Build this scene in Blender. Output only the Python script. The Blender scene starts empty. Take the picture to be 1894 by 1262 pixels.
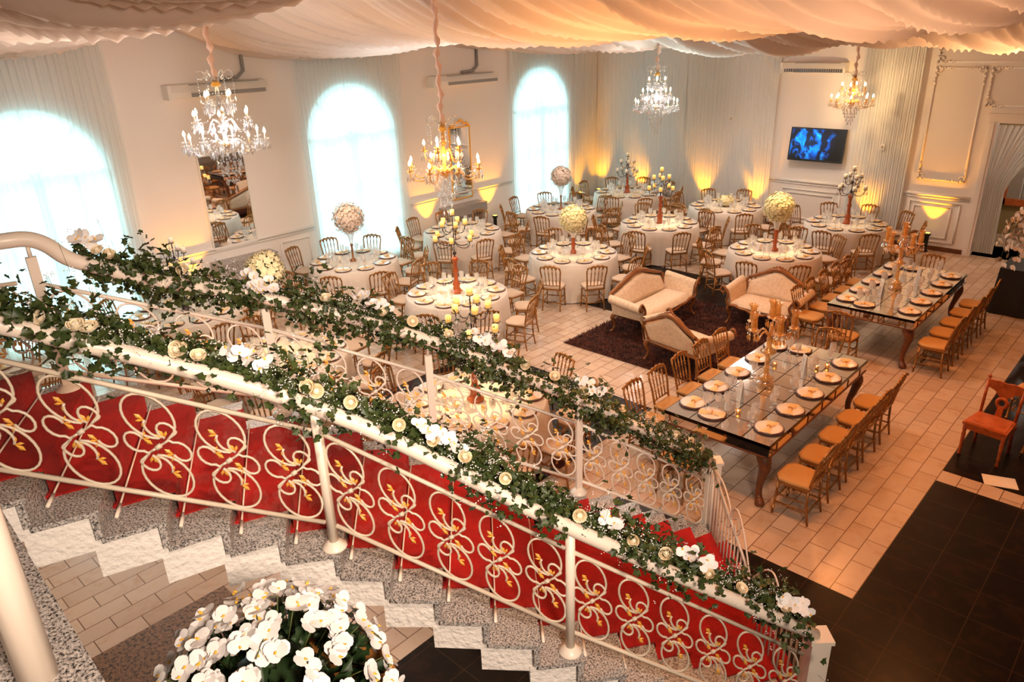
import bpy, math, random
from mathutils import Vector as V, Matrix
random.seed(7)
C = bpy.context.scene.collection
SC = bpy.context.scene
PI = math.pi
# ---------------------------------------------------------------- camera
YAW, PITCH, ROLL, FPX = 0.763948296, 0.396744982, -0.0335394353, 1364.38
_f = V((-math.sin(YAW)*math.cos(PITCH), math.cos(YAW)*math.cos(PITCH), -math.sin(PITCH)))
_r = V((math.cos(YAW), math.sin(YAW), 0)); _u = _r.cross(_f)
_r2 = _r*math.cos(ROLL)+_u*math.sin(ROLL); _u2 = -_r*math.sin(ROLL)+_u*math.cos(ROLL)
cd = bpy.data.cameras.new('camera'); cam = bpy.data.objects.new('camera', cd); C.objects.link(cam)
cam.matrix_world = Matrix(((_r2.x, _u2.x, -_f.x, 0), (_r2.y, _u2.y, -_f.y, 0), (_r2.z, _u2.z, -_f.z, 5.0), (0, 0, 0, 1)))
cd.sensor_width = 36; cd.lens = FPX/1894*36; cd.clip_start = .05; cd.clip_end = 200
SC.camera = cam
# ---------------------------------------------------------------- world, light, exposure
SC.view_settings.view_transform = 'Standard'; SC.view_settings.look = 'None'
SC.view_settings.exposure = 0.5; SC.view_settings.gamma = 1; SC.view_settings.use_curve_mapping = False
cy = SC.cycles
cy.max_bounces = 7; cy.diffuse_bounces = 4; cy.glossy_bounces = 3; cy.transmission_bounces = 4; cy.transparent_max_bounces = 14
cy.caustics_reflective = False; cy.caustics_refractive = False; cy.sample_clamp_indirect = 4; cy.sample_clamp_direct = 30
cy.use_denoising = True; cy.use_light_tree = True
w = bpy.data.worlds.new('sky'); SC.world = w; w.use_nodes = True
w.node_tree.nodes['Background'].inputs[0].default_value = (0.66, 0.96, 1.0, 1); w.node_tree.nodes['Background'].inputs[1].default_value = 1.25

def lamp(kind, name, loc, energy, color, target=None, **k):
    d = bpy.data.lights.new(name, kind); o = bpy.data.objects.new(name, d); C.objects.link(o)
    d.energy = energy; d.color = color; o.location = loc
    for a, b in k.items(): setattr(d, a, b)
    if target is not None:
        o.rotation_euler = (V(target)-V(loc)).to_track_quat('-Z', 'Y').to_euler()
    return o
WX, BY, TOP = -14.15, 18.81, 7.2          # window wall plane, back wall plane, ceiling height
WIN_Y = (3.6, 9.9, 16.25)
WARM = (1.0, .34, .085); PEACH = (1.0, .83, .70); DAY = (.50, .93, 1.0)
lamp('SUN', 'daylight', (WX-6, 8, 6), 8.0, DAY, (0, 4.6, 1.8), angle=.9)      # soft daylight entering by the three arched windows
# overhead warm fill added under the fabric, without fixtures
for (x, y, e) in ((-10.5, 6.5, 200), (-10.5, 12.8, 200), (-6.6, 9.8, 260), (-7.4, 16.0, 220), (-7.4, 3.2, 160)):
    lamp('SPOT', 'overhead_fill', (x, y, 4.45), e, PEACH, (x, y, 0), spot_size=2.7, spot_blend=1.0, shadow_soft_size=.25)
for (x, y, e) in ((-2.6, 5.9, 215), (-1.6, 9.6, 215), (-3.3, 11.6, 190), (-3.0, 15.4, 150)):
    lamp('SPOT', 'entry_spot', (x, y, 4.6), e, WARM, (x, y, 0), spot_size=2.4, spot_blend=1.0, shadow_soft_size=.2)
lamp('SPOT', 'stair_spot', (-2.4, 3.6, 5.4), 330, (1.0, .62, .40), (-4.35, 1.55, 2.6), spot_size=.50, spot_blend=.9, shadow_soft_size=.05)
lamp('SPOT', 'stair_spot', (-1.6, 3.9, 5.2), 330, (1.0, .62, .40), (-3.5, 2.75, 1.8), spot_size=.42, spot_blend=.9, shadow_soft_size=.05)
lamp('SPOT', 'stair_spot', (-1.0, .9, 5.7), 330, (1.0, .80, .64), (-4.0, 3.2, 2.7), spot_size=1.2, spot_blend=1.0, shadow_soft_size=.15)  # fill added to brighten the far garland, no fixture there
lamp('SPOT', 'mezzanine_fill', (1.8, .2, 5.6), 1250, (1.0, .80, .64), (-3.0, 1.9, 2.1), spot_size=1.5, spot_blend=1.0, shadow_soft_size=.5)  # added fill that brightens the stringer and near railing, no real lamp
# spots added in mid-air to brighten the ceiling fabric and its orange glow
for (x, y, e, c) in ((-5.6, 8.2, 330, (1, .50, .2)), (-2.9, 15.0, 300, (1, .55, .25)), (-11, 9.5, 210, (.85, .95, 1)), (-8.5, 14.2, 150, (.6, .95, 1)), (-2.5, 7.5, 220, (1, .6, .35)), (-9.5, 2.9, 170, PEACH), (-8.6, 9.0, 130, PEACH)):
    lamp('SPOT', 'fabric_fill', (x, y, 2.6), e, c, (x, y+.3, 6), spot_size=2.0, spot_blend=1.0, shadow_soft_size=.15)

# ---------------------------------------------------------------- materials
def mat(name, col, rough=.6, metal=0., spec=.5, emit=None, est=0., trans=0., noise=None, bump=0., bscale=40., coat=0.):
    m = bpy.data.materials.new(name); m.use_nodes = True; nt = m.node_tree; b = nt.nodes['Principled BSDF']
    b.inputs['Base Color'].default_value = (*col, 1); b.inputs['Roughness'].default_value = rough
    b.inputs['Metallic'].default_value = metal; b.inputs['Specular IOR Level'].default_value = spec
    b.inputs['Coat Weight'].default_value = coat
    if emit: b.inputs['Emission Color'].default_value = (*emit, 1); b.inputs['Emission Strength'].default_value = est
    if noise:
        sc, col2, lo, hi = noise
        geo = nt.nodes.new('ShaderNodeTexCoord'); n = nt.nodes.new('ShaderNodeTexNoise'); n.inputs['Scale'].default_value = sc; n.inputs['Detail'].default_value = 5
        r = nt.nodes.new('ShaderNodeValToRGB'); r.color_ramp.elements[0].position = lo; r.color_ramp.elements[1].position = hi
        r.color_ramp.elements[0].color = (*col, 1); r.color_ramp.elements[1].color = (*col2, 1)
        nt.links.new(geo.outputs['Object'], n.inputs['Vector']); nt.links.new(n.outputs['Fac'], r.inputs['Fac']); nt.links.new(r.outputs['Color'], b.inputs['Base Color'])
    if bump:
        geo = nt.nodes.new('ShaderNodeTexCoord'); n = nt.nodes.new('ShaderNodeTexNoise'); n.inputs['Scale'].default_value = bscale; n.inputs['Detail'].default_value = 4
        bp = nt.nodes.new('ShaderNodeBump'); bp.inputs['Strength'].default_value = bump; bp.inputs['Distance'].default_value = .02
        nt.links.new(geo.outputs['Object'], n.inputs['Vector']); nt.links.new(n.outputs['Fac'], bp.inputs['Height']); nt.links.new(bp.outputs['Normal'], b.inputs['Normal'])
    return m

def thin(name, tint, gloss=.12, rough=.03, extra=None):
    """thin clear glass or crystal: light passes, the surface glints"""
    m = bpy.data.materials.new(name); m.use_nodes = True; nt = m.node_tree; nt.nodes.clear()
    out = nt.nodes.new('ShaderNodeOutputMaterial'); mx = nt.nodes.new('ShaderNodeMixShader')
    t = nt.nodes.new('ShaderNodeBsdfTransparent'); g = nt.nodes.new('ShaderNodeBsdfGlossy')
    t.inputs[0].default_value = (*tint, 1); g.inputs['Roughness'].default_value = rough; g.inputs[0].default_value = (1, 1, 1, 1)
    lw = nt.nodes.new('ShaderNodeLayerWeight'); lw.inputs[0].default_value = .35
    mp = nt.nodes.new('ShaderNodeMapRange'); mp.inputs[3].default_value = gloss*.6; mp.inputs[4].default_value = min(1, gloss*4)
    nt.links.new(lw.outputs['Facing'], mp.inputs[0]); nt.links.new(mp.outputs[0], mx.inputs[0])
    nt.links.new(t.outputs[0], mx.inputs[1]); nt.links.new(g.outputs[0], mx.inputs[2])
    last = mx
    if extra:
        col, f = extra; d = nt.nodes.new('ShaderNodeBsdfDiffuse'); d.inputs[0].default_value = (*col, 1)
        m2 = nt.nodes.new('ShaderNodeMixShader'); m2.inputs[0].default_value = f
        nt.links.new(mx.outputs[0], m2.inputs[1]); nt.links.new(d.outputs[0], m2.inputs[2]); last = m2
    nt.links.new(last.outputs[0], out.inputs[0])
    return m

def cloth(name, col, transl=.45, transp=.0, stripes=0, axis='Y'):
    m = bpy.data.materials.new(name); m.use_nodes = True; nt = m.node_tree; nt.nodes.clear()
    out = nt.nodes.new('ShaderNodeOutputMaterial'); d = nt.nodes.new('ShaderNodeBsdfDiffuse'); t = nt.nodes.new('ShaderNodeBsdfTranslucent')
    d.inputs[0].default_value = (*col, 1); t.inputs[0].default_value = (*col, 1)
    mx = nt.nodes.new('ShaderNodeMixShader'); mx.inputs[0].default_value = transl
    nt.links.new(d.outputs[0], mx.inputs[1]); nt.links.new(t.outputs[0], mx.inputs[2]); last = mx
    if transp:
        p = nt.nodes.new('ShaderNodeBsdfTransparent'); m2 = nt.nodes.new('ShaderNodeMixShader'); m2.inputs[0].default_value = transp
        nt.links.new(mx.outputs[0], m2.inputs[1]); nt.links.new(p.outputs[0], m2.inputs[2]); last = m2
    nt.links.new(last.outputs[0], out.inputs[0])
    return m

def tile_mat(name, c1, c2, grout, bw, rh, off, mort, rough, ox=0., oy=0., veins=(.42, .22, .09), vamt=.6):
    m = bpy.data.materials.new(name); m.use_nodes = True; nt = m.node_tree; b = nt.nodes['Principled BSDF']
    g = nt.nodes.new('ShaderNodeNewGeometry'); sep = nt.nodes.new('ShaderNodeSeparateXYZ'); cmb = nt.nodes.new('ShaderNodeCombineXYZ')
    nt.links.new(g.outputs['Position'], sep.inputs[0])
    ax = nt.nodes.new('ShaderNodeMath'); ax.operation = 'ADD'; ax.inputs[1].default_value = oy
    ay = nt.nodes.new('ShaderNodeMath'); ay.operation = 'ADD'; ay.inputs[1].default_value = ox
    nt.links.new(sep.outputs['Y'], ax.inputs[0]); nt.links.new(sep.outputs['X'], ay.inputs[0])
    nt.links.new(ax.outputs[0], cmb.inputs[0]); nt.links.new(ay.outputs[0], cmb.inputs[1])
    br = nt.nodes.new('ShaderNodeTexBrick'); br.inputs['Scale'].default_value = 1; br.inputs['Brick Width'].default_value = bw; br.inputs['Row Height'].default_value = rh
    br.inputs['Mortar Size'].default_value = mort; br.offset = off; br.inputs['Mortar Smooth'].default_value = .1
    br.inputs['Color1'].default_value = (*c1, 1); br.inputs['Color2'].default_value = (*c2, 1); br.inputs['Mortar'].default_value = (*grout, 1); br.inputs['Bias'].default_value = 0
    nt.links.new(cmb.outputs[0], br.inputs['Vector'])
    n = nt.nodes.new('ShaderNodeTexNoise'); n.inputs['Scale'].default_value = 3.2; n.inputs['Detail'].default_value = 7; n.inputs['Roughness'].default_value = .65; n.inputs['Distortion'].default_value = 1.6
    nt.links.new(g.outputs['Position'], n.inputs['Vector'])
    r = nt.nodes.new('ShaderNodeValToRGB'); r.color_ramp.elements[0].position = .5; r.color_ramp.elements[1].position = .78
    r.color_ramp.elements[0].color = (0, 0, 0, 1); r.color_ramp.elements[1].color = (vamt, vamt, vamt, 1)
    nt.links.new(n.outputs['Fac'], r.inputs['Fac'])
    mx = nt.nodes.new('ShaderNodeMix'); mx.data_type = 'RGBA'
    nt.links.new(r.outputs['Color'], mx.inputs[0]); nt.links.new(br.outputs['Color'], mx.inputs[6]); mx.inputs[7].default_value = (*veins, 1)
    nt.links.new(mx.outputs[2], b.inputs['Base Color']); b.inputs['Roughness'].default_value = rough
    bp = nt.nodes.new('ShaderNodeBump'); bp.inputs['Strength'].default_value = .3; bp.inputs['Distance'].default_value = .004; bp.invert = True
    nt.links.new(br.outputs['Fac'], bp.inputs['Height']); nt.links.new(bp.outputs['Normal'], b.inputs['Normal'])
    return m

def granite(name, a, b_, rough=.25, sc=90.):
    m = bpy.data.materials.new(name); m.use_nodes = True; nt = m.node_tree; b = nt.nodes['Principled BSDF']
    g = nt.nodes.new('ShaderNodeNewGeometry'); n = nt.nodes.new('ShaderNodeTexNoise'); n.inputs['Scale'].default_value = sc; n.inputs['Detail'].default_value = 3; n.inputs['Roughness'].default_value = .8
    r = nt.nodes.new('ShaderNodeValToRGB'); e = r.color_ramp.elements; e[0].position = .40; e[0].color = (.02, .02, .02, 1); e[1].position = .60; e[1].color = (*a, 1)
    x = r.color_ramp.elements.new(.47); x.color = (*b_, 1)
    nt.links.new(g.outputs['Position'], n.inputs['Vector']); nt.links.new(n.outputs['Fac'], r.inputs['Fac']); nt.links.new(r.outputs['Color'], b.inputs['Base Color'])
    b.inputs['Roughness'].default_value = rough
    return m

GOLD = mat('gilt_wood', (.36, .155, .035), .25, .45, .5)
DGOLD = mat('dark_gilt_wood', (.26, .10, .03), .35, .3, .5)
PAD = mat('ivory_pad', (.62, .46, .34), .85)
PADG = mat('ochre_pad', (.56, .31, .11), .8)
LINEN = mat('linen', (.70, .61, .53), .9, bump=.15, bscale=6)
PORC = mat('porcelain', (.86, .80, .74), .18)
CHARG = mat('charger_brown', (.16, .05, .03), .3)
NAPK = mat('napkin', (.86, .60, .32), .85)
RING = mat('napkin_ring', (.75, .35, .06), .3, .6)
GLASS = thin('glass', (.97, .98, 1), .3, .06, ((1, .97, .93), .33))
CRYST = thin('crystal', (.90, .90, .93), .45, .08, ((1, .95, .92), .06))
AMBER = thin('amber_crystal', (1, .80, .45), .40, .10, ((1, .50, .08), .34))
PANE = thin('pane', (.93, .97, .96), .05, .01)
RPANE = thin('rail_pane', (.97, .96, .94), .035, .01)
WHITE = mat('white_enamel', (.86, .74, .62), .35)
LEAFG = mat('gilt_leaf', (.95, .50, .08), .4, 0)
RED = mat('red_carpet', (.50, .006, .003), .95, noise=(5., (.28, .004, .002), .4, .75), bump=.6, bscale=160)
GRAN = granite('granite', (.62, .56, .52), (.30, .27, .25))
GRANB = granite('granite_brown', (.30, .16, .09), (.20, .10, .05), .3, 30)
PLAST = mat('stucco', (.86, .80, .74), .9, bump=.9, bscale=26)
WALLM = mat('wall_paint', (.85, .79, .745), .8)
CEILM = mat('ceiling_paint', (.5, .42, .36), .9)
TILE = tile_mat('floor_tile', (.64, .49, .38), (.53, .39, .29), (.18, .10, .06), .427, .2135, .5, .005, .22, ox=1.92+.2135*200, oy=-6.6+.427*100)
BLACKT = tile_mat('black_tile', (.006, .004, .004), (.009, .006, .005), (.06, .03, .015), .427, .427, .0, .003, .30, ox=1.49+.427*100, oy=-6.05+.427*100, veins=(.05, .02, .01), vamt=.6); BLACKT.node_tree.nodes['Principled BSDF'].inputs['Specular IOR Level'].default_value = .12
SHEER = cloth('sheer_voile', (.93, .97, .97), .45, .30)
SHEERW = cloth('wall_voile', (.85, .86, .84), .28, .05)
CEILC = cloth('ceiling_fabric', (.94, .77, .66), .25, 0)
DWOOD = mat('dark_carved_wood', (.11, .035, .014), .35, noise=(9, (.20, .065, .02), .35, .7))
RWOOD = mat('red_turned_wood', (.38, .08, .02), .3)
CWOOD = mat('carved_red_wood', (.55, .13, .03), .3, noise=(14, (.36, .07, .015), .4, .7))
MIRR = mat('mirror', (.86, .86, .86), .02, 1.)
IRON = mat('wrought_iron', (.05, .03, .03), .4, .5)
CREAM = mat('cream_petal', (.92, .80, .48), .7)
PINKP = mat('blush_petal', (.90, .74, .62), .7)
WPET = mat('white_petal', (.90, .86, .84), .65)
LIP = mat('orchid_lip', (.90, .50, .04), .6)
GREEN = mat('ivy_green', (.024, .045, .010), .5, noise=(18, (.062, .080, .014), .35, .7))
DGREEN = mat('deep_green', (.02, .045, .012), .5)
STEM = mat('stem', (.10, .12, .03), .6)
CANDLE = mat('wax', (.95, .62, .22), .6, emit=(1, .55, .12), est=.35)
WAXW = mat('white_wax', (.90, .78, .62), .6)
BULB = mat('bulb_glow', (1, .9, .7), .4, emit=(1, .80, .45), est=14)
FLAME = mat('candle_flame', (1, .8, .4), .4, emit=(1, .70, .25), est=8)
for _m in (BULB, FLAME, CANDLE): _m.cycles.emission_sampling = 'NONE'
BLACK = mat('black_satin', (.006, .006, .007), .6)
TVB = mat('tv_bezel', (.01, .01, .01), .3)
ACW = mat('ac_plastic', (.80, .76, .70), .5)
GREY = mat('grey_plastic', (.30, .29, .28), .6)
DAMASK = mat('damask', (.74, .58, .42), .8, noise=(22, (.66, .50, .35), .45, .6))
SLEEVE = mat('rose_sleeve', (.88, .60, .47), .8)
CARD = mat('card', (.9, .84, .76), .8)
RUG = mat('rug_brown', (.035, .008, .004), 1., noise=(7, (.10, .024, .011), .4, .7))
OLIVE = mat('olive_wall', (.30, .22, .10), .9)
FROST = mat('frosted', (.85, .85, .86), .5)
# ---------------------------------------------------------------- mesh helpers
class G:
    """collects faces, then builds ONE mesh object"""
    def __init__(s): s.v = []; s.f = []; s.m = []; s.i = 0; s.sm = []
    def add(s, vs, fs, smooth=True):
        o = len(s.v); s.v += [tuple(p) for p in vs]
        for f in fs: s.f.append(tuple(o+k for k in f)); s.m.append(s.i); s.sm.append(smooth)
    def join(s, g, M=None):
        o = len(s.v); s.v += [tuple(M @ V(p)) for p in g.v] if M else list(g.v)
        for f, m, q in zip(g.f, g.m, g.sm): s.f.append(tuple(o+k for k in f)); s.m.append(m if len(set(g.m)) > 1 else max(m, s.i)); s.sm.append(q)
    def box(s, c, d, rz=0., bev=0.):
        x, y, z = (q/2 for q in d); M = Matrix.Translation(V(c)) @ Matrix.Rotation(rz, 4, 'Z')
        vs = [M @ V((a*x, b*y, e*z)) for e in (-1, 1) for a, b in ((-1, -1), (1, -1), (1, 1), (-1, 1))]
        s.add(vs, [(3, 2, 1, 0), (4, 5, 6, 7), (0, 1, 5, 4), (1, 2, 6, 5), (2, 3, 7, 6), (3, 0, 4, 7)], False)
    def prism(s, poly, z0, z1, smooth=False):
        n = len(poly); a = [(p[0], p[1], z0) for p in poly]; b = [(p[0], p[1], z1) for p in poly]
        s.add(a+b, [tuple(range(n))[::-1], tuple(range(n, 2*n))]+[(k, (k+1) % n, n+(k+1) % n, n+k) for k in range(n)], smooth)
    def slab(s, pts, d):
        """extrude a 3D polygon by vector d"""
        n = len(pts); d = V(d); a = [V(p) for p in pts]; b = [p+d for p in a]
        s.add(a+b, [tuple(range(n))[::-1], tuple(range(n, 2*n))]+[(k, (k+1) % n, n+(k+1) % n, n+k) for k in range(n)], False)
    def tube(s, pts, r, n=6, closed=False, flat=None):
        pts = [V(p) for p in pts]; N = len(pts); rs = r if isinstance(r, (list, tuple)) else [r]*N
        T = []
        for k in range(N):
            a = pts[(k-1) % N] if (closed or k) else pts[0]; b = pts[(k+1) % N] if (closed or k < N-1) else pts[-1]
            t = (b-a); T.append(t.normalized() if t.length > 1e-9 else V((0, 0, 1)))
        up = V((0, 0, 1)) if abs(T[0].z) < .9 else V((1, 0, 0)); x = T[0].cross(up).normalized(); vs = []
        for k in range(N):
            x = (x-T[k]*x.dot(T[k])).normalized(); y = T[k].cross(x)
            for j in range(n):
                a = 2*PI*j/n; vs.append(pts[k]+(x*math.cos(a)+y*math.sin(a)*(flat or 1))*rs[k])
        fs = [(k*n+j, k*n+(j+1) % n, ((k+1) % N)*n+(j+1) % n, ((k+1) % N)*n+j) for k in range(N if closed else N-1) for j in range(n)]
        if not closed: fs += [tuple(range(n))[::-1], tuple(range((N-1)*n, N*n))]
        s.add(vs, fs)
    def lathe(s, prof, n=12, o=(0, 0, 0), a0=0., ripple=None):
        vs = []
        for k, (r, z) in enumerate(prof):
            for j in range(n):
                a = a0+2*PI*j/n; q = r*(1+(ripple(a, k) if ripple else 0)); vs.append((o[0]+q*math.cos(a), o[1]+q*math.sin(a), o[2]+z))
        N = len(prof); fs = [(k*n+j, k*n+(j+1) % n, (k+1)*n+(j+1) % n, (k+1)*n+j) for k in range(N-1) for j in range(n)]
        if prof[0][0] > 1e-4: fs.append(tuple(range(n))[::-1])
        if prof[-1][0] > 1e-4: fs.append(tuple(range((N-1)*n, N*n)))
        s.add(vs, fs)
    def open_lathe(s, prof, n=12, o=(0, 0, 0)):
        vs = [(o[0]+r*math.cos(2*PI*j/n), o[1]+r*math.sin(2*PI*j/n), o[2]+z) for r, z in prof for j in range(n)]
        s.add(vs, [(k*n+j, k*n+(j+1) % n, (k+1)*n+(j+1) % n, (k+1)*n+j) for k in range(len(prof)-1) for j in range(n)])
    def ball(s, c, r, n=8, m=5, sz=1.):
        s.lathe([(r*math.sin(PI*k/m) if 0 < k < m else 1e-5, -r*sz*math.cos(PI*k/m)) for k in range(m+1)], n, c)
    def octa(s, c, r, h=None):
        h = h or r; x, y, z = c
        s.add([(x+r, y, z), (x, y+r, z), (x-r, y, z), (x, y-r, z), (x, y, z+h), (x, y, z-h)], [(0, 1, 4), (1, 2, 4), (2, 3, 4), (3, 0, 4), (1, 0, 5), (2, 1, 5), (3, 2, 5), (0, 3, 5)], False)
    def grid(s, fn, nu, nv, smooth=True):
        vs = [fn(i/nu, j/nv) for j in range(nv+1) for i in range(nu+1)]
        s.add(vs, [(j*(nu+1)+i, j*(nu+1)+i+1, (j+1)*(nu+1)+i+1, (j+1)*(nu+1)+i) for j in range(nv) for i in range(nu)], smooth)
    def build(s, name, mats, parent=None, loc=None, rz=0.):
        me = bpy.data.meshes.new(name); me.from_pydata(s.v, [], s.f)
        for m in (mats if isinstance(mats, (list, tuple)) else [mats]): me.materials.append(m)
        me.polygons.foreach_set('use_smooth', s.sm)
        if max(s.m, default=0): me.polygons.foreach_set('material_index', s.m)
        me.update(); o = bpy.data.objects.new(name, me); C.objects.link(o)
        if parent: o.parent = parent
        if loc is not None: o.location = loc
        o.rotation_euler.z = rz
        return o
LAB = {}
def tag(o, label=None, cat=None, group=None, kind=None):
    if label: o['label'] = label
    if cat: o['category'] = cat
    if group: o['group'] = group
    if kind: o['kind'] = kind
    return o
def thing(name, label, cat, loc=(0, 0, 0), rz=0., group=None):
    o = bpy.data.objects.new(name, None); C.objects.link(o); o.empty_display_size = .1
    o.location = loc; o.rotation_euler.z = rz
    return tag(o, label, cat, group)
def copy_tree(o, parent=None):
    c = o.copy(); C.objects.link(c)
    if parent: c.parent = parent
    for ch in KIDS.get(o.name, ()): copy_tree(ch, c)
    return c
KIDS = {}
def index_kids():
    KIDS.clear()
    for o in bpy.data.objects:
        if o.parent: KIDS.setdefault(o.parent.name, []).append(o)
def dup(proto, used, loc, rz, label, group):
    """first use moves the prototype itself, later ones copy it with its parts"""
    o = proto if not used else copy_tree(proto)
    used.append(1); o.location = loc; o.rotation_euler = (0, 0, rz); tag(o, label, None, group); return o
def struct(g, name, m, **k): return tag(g.build(name, m, **k), kind='structure')
def lerp(a, b, t): return a+(b-a)*t
def ipol(tab, x):
    if x <= tab[0][0]: return tab[0][1]
    for (a, p), (b, q) in zip(tab, tab[1:]):
        if x <= b: return lerp(p, q, (x-a)/(b-a))
    return tab[-1][1]
def spline(pts, n=6):
    """Catmull-Rom through 3D points"""
    P = [V(p) for p in pts]; P = [P[0]*2-P[1]]+P+[P[-1]*2-P[-2]]; out = []
    for k in range(1, len(P)-2):
        a, b, c, d = P[k-1:k+3]
        for j in range(n):
            t = j/n; out.append(.5*((2*b)+(c-a)*t+(2*a-5*b+4*c-d)*t*t+(3*b-a-3*c+d)*t**3))
    out.append(P[-2]); return out

# ---------------------------------------------------------------- room shell
g = G(); g.box((-4.6, 7, -.05), (19.3, 26, .1)); struct(g, 'floor', TILE)
for (x0, x1, y0, y1, m) in ((-1.49, 3, -3, 8.65, BLACKT), (-4.12, -1.49, -3, 6.05, BLACKT), (-1.49, 3, 8.93, 16.4, BLACKT),
                          (-8.4, -5.0, 4.9, 8.05, BLACKT), (-9.1, -5.2, 10.9, 13.9, BLACKT), (-6.2, -4.9, -2, 2.2, GRANB)):
    g = G(); g.box(((x0+x1)/2, (y0+y1)/2, .001), (x1-x0, y1-y0, .003)); struct(g, 'floor', m)
# window wall with three arched openings
R, SP, SILL, TH = 1.17, 2.98, .12, .25
g = G(); ys = [-5.0]+[y for c in WIN_Y for y in (c-R, c+R)]+[BY+.25]
for k in range(0, 8, 2):
    g.box((WX-TH/2, (ys[k]+ys[k+1])/2, TOP/2), (TH, ys[k+1]-ys[k], TOP))
for c in WIN_Y:
    g.box((WX-TH/2, c, SILL/2), (TH, 2*R, SILL))
    n = 16
    for k in range(n):
        a, b = PI-PI*k/n, PI-PI*(k+1)/n
        p = [(c+R*math.cos(a), SP+R*math.sin(a)), (c+R*math.cos(b), SP+R*math.sin(b)), (c+R*math.cos(b), TOP), (c+R*math.cos(a), TOP)]
        g.slab([(WX, y, z) for y, z in p], (-TH, 0, 0))
struct(g, 'wall_left', WALLM)
for i, c in enumerate(WIN_Y):
    x = WX-.16; w_ = G()
    arch = [(x, c-R+.03, SILL), (x, c-R+.03, SP)]+[(x, c-(R-.03)*math.cos(PI*k/14), SP+(R-.03)*math.sin(PI*k/14)) for k in range(1, 14)]+[(x, c+R-.03, SP), (x, c+R-.03, SILL)]
    w_.tube(arch, .045, 4); w_.box((x, c, SP), (.07, 2*R, .09)); w_.box((x, c, SILL+.05), (.07, 2*R, .1)); w_.box((x, c, 1.55), (.06, .11, 2.85))
    for s in (-1, 1): w_.box((x, c+s*R*.52, 1.55), (.05, .05, 2.85))
    for z in (.9, 1.9): w_.box((x, c, z), (.045, 2*R, .04))
    for a in (45, 90, 135): w_.tube([(x, c, SP), (x, c+R*math.cos(math.radians(a)), SP+R*math.sin(math.radians(a)))], .02, 4)
    fr = tag(w_.build('window_%d' % (i+1), ACW), kind='structure')
    pg = G(); poly = [(x-.02, c-R, SILL), (x-.02, c+R, SILL)]+[(x-.02, c+R*math.cos(PI*k/14), SP+R*math.sin(PI*k/14)) for k in range(15)]
    pg.slab(poly, (-.008, 0, 0)); pg.build('pane', PANE, fr)
# back wall with the doorway at its right
DX0, DX1, DZ = -3.58, -1.3, 2.92
g = G(); g.box(((WX+DX0)/2, BY+.12, TOP/2), (DX0-WX, .24, TOP)); g.box(((DX1+5)/2, BY+.12, TOP/2), (5-DX1, .24, TOP)); g.box(((DX0+DX1)/2, BY+.12, (DZ+TOP)/2), (DX1-DX0, .24, TOP-DZ))
struct(g, 'wall_back', WALLM)
g = G(); g.box((-2, 21.3, 1.8), (7, .1, 3.6)); g.box((-5.3, 20.1, 1.8), (.1, 2.5, 3.6)); g.box((1.4, 20.1, 1.8), (.1, 2.5, 3.6)); struct(g, 'wall_corridor', OLIVE)
g = G(); g.box((-2, 20.2, 3.65), (7, 2.6, .1)); struct(g, 'ceiling', OLIVE); lamp('POINT', 'corridor_fill', (-1.6, 19.9, 3.2), 80, PEACH, shadow_soft_size=.05)  # unseen point lamp added to light the corridor and door curtain
g = G(); g.box((-2, 20.2, -.05), (7, 2.6, .1)); struct(g, 'floor', TILE)
g = G(); g.box((5.1, 7, TOP/2), (.2, 26, TOP)); struct(g, 'wall_right', WALLM)
g = G(); g.box((-4.6, -5.1, TOP/2), (19.3, .2, TOP)); struct(g, 'wall_front', WALLM)
g = G(); g.box((-4.6, 7, TOP+.05), (19.3, 26, .1)); struct(g, 'ceiling', CEILM)
g = G()
for x0, x1 in ((WX, DX0-.15),): g.box(((x0+x1)/2, BY-.012, .05), (x1-x0, .024, .1))
struct(g, 'baseboard_back', DWOOD)
g = G(); g.box((WX+.012, 9.4, .05), (.024, 18.8, .1)); struct(g, 'baseboard_left', WALLM)
# mouldings
NT = [0]
def moulding(rects, plane='Y', pos=BY, corner=False, rails=()):
    g = G(); NT[0] += 1
    def P(a, z, d): return (a, pos-d, z) if plane == 'Y' else (pos+d, a, z)
    for (a0, a1, z0, z1) in rects:
        for (p, q) in (((a0, z0), (a1, z0)), ((a1, z0), (a1, z1)), ((a1, z1), (a0, z1)), ((a0, z1), (a0, z0))):
            g.tube([P(p[0], p[1], .008), P(q[0], q[1], .008)], .021, 6)
        if corner:
            for (a, z, sa, sz) in ((a0, z0, 1, 1), (a1, z0, -1, 1), (a1, z1, -1, -1), (a0, z1, 1, -1)):
                for k in range(7):
                    t = k*.055
                    g.ball(P(a+sa*t, z+.018*math.sin(k*2.1), .02), .030-.002*k, 6, 4); g.ball(P(a+.018*math.sin(k*2.4), z+sz*t, .02), .030-.002*k, 6, 4)
                g.tube([P(a+sa*(.05+.06*math.cos(q)), z+sz*(.05+.06*math.sin(q)), .02) for q in [j*.6 for j in range(10)]], .012, 5)
    for (a0, a1, z) in rails:
        g.tube([P(a0, z, .012), P(a1, z, .012)], .035, 6); g.tube([P(a0, z-.07, .008), P(a1, z-.07, .008)], .018, 6)
    return struct(g, 'trim_%d' % NT[0], WALLM)
moulding([(-8.1, -6.6, .22, 1.05), (-7.95, -6.75, .32, .95)], rails=((-8.45, -6.2, 1.26),))
moulding([(-5.0, -3.95, .2, 1.1), (-4.9, -4.12, .3, 1.0)], rails=((-5.2, -3.78, 1.27),))
moulding([(-4.92, -3.98, 1.62, 4.0)], corner=True)
moulding([(-3.85, -1.2, 3.25, 4.0), (-4.92, -1.0, 4.12, 4.45)], corner=True)
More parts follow.
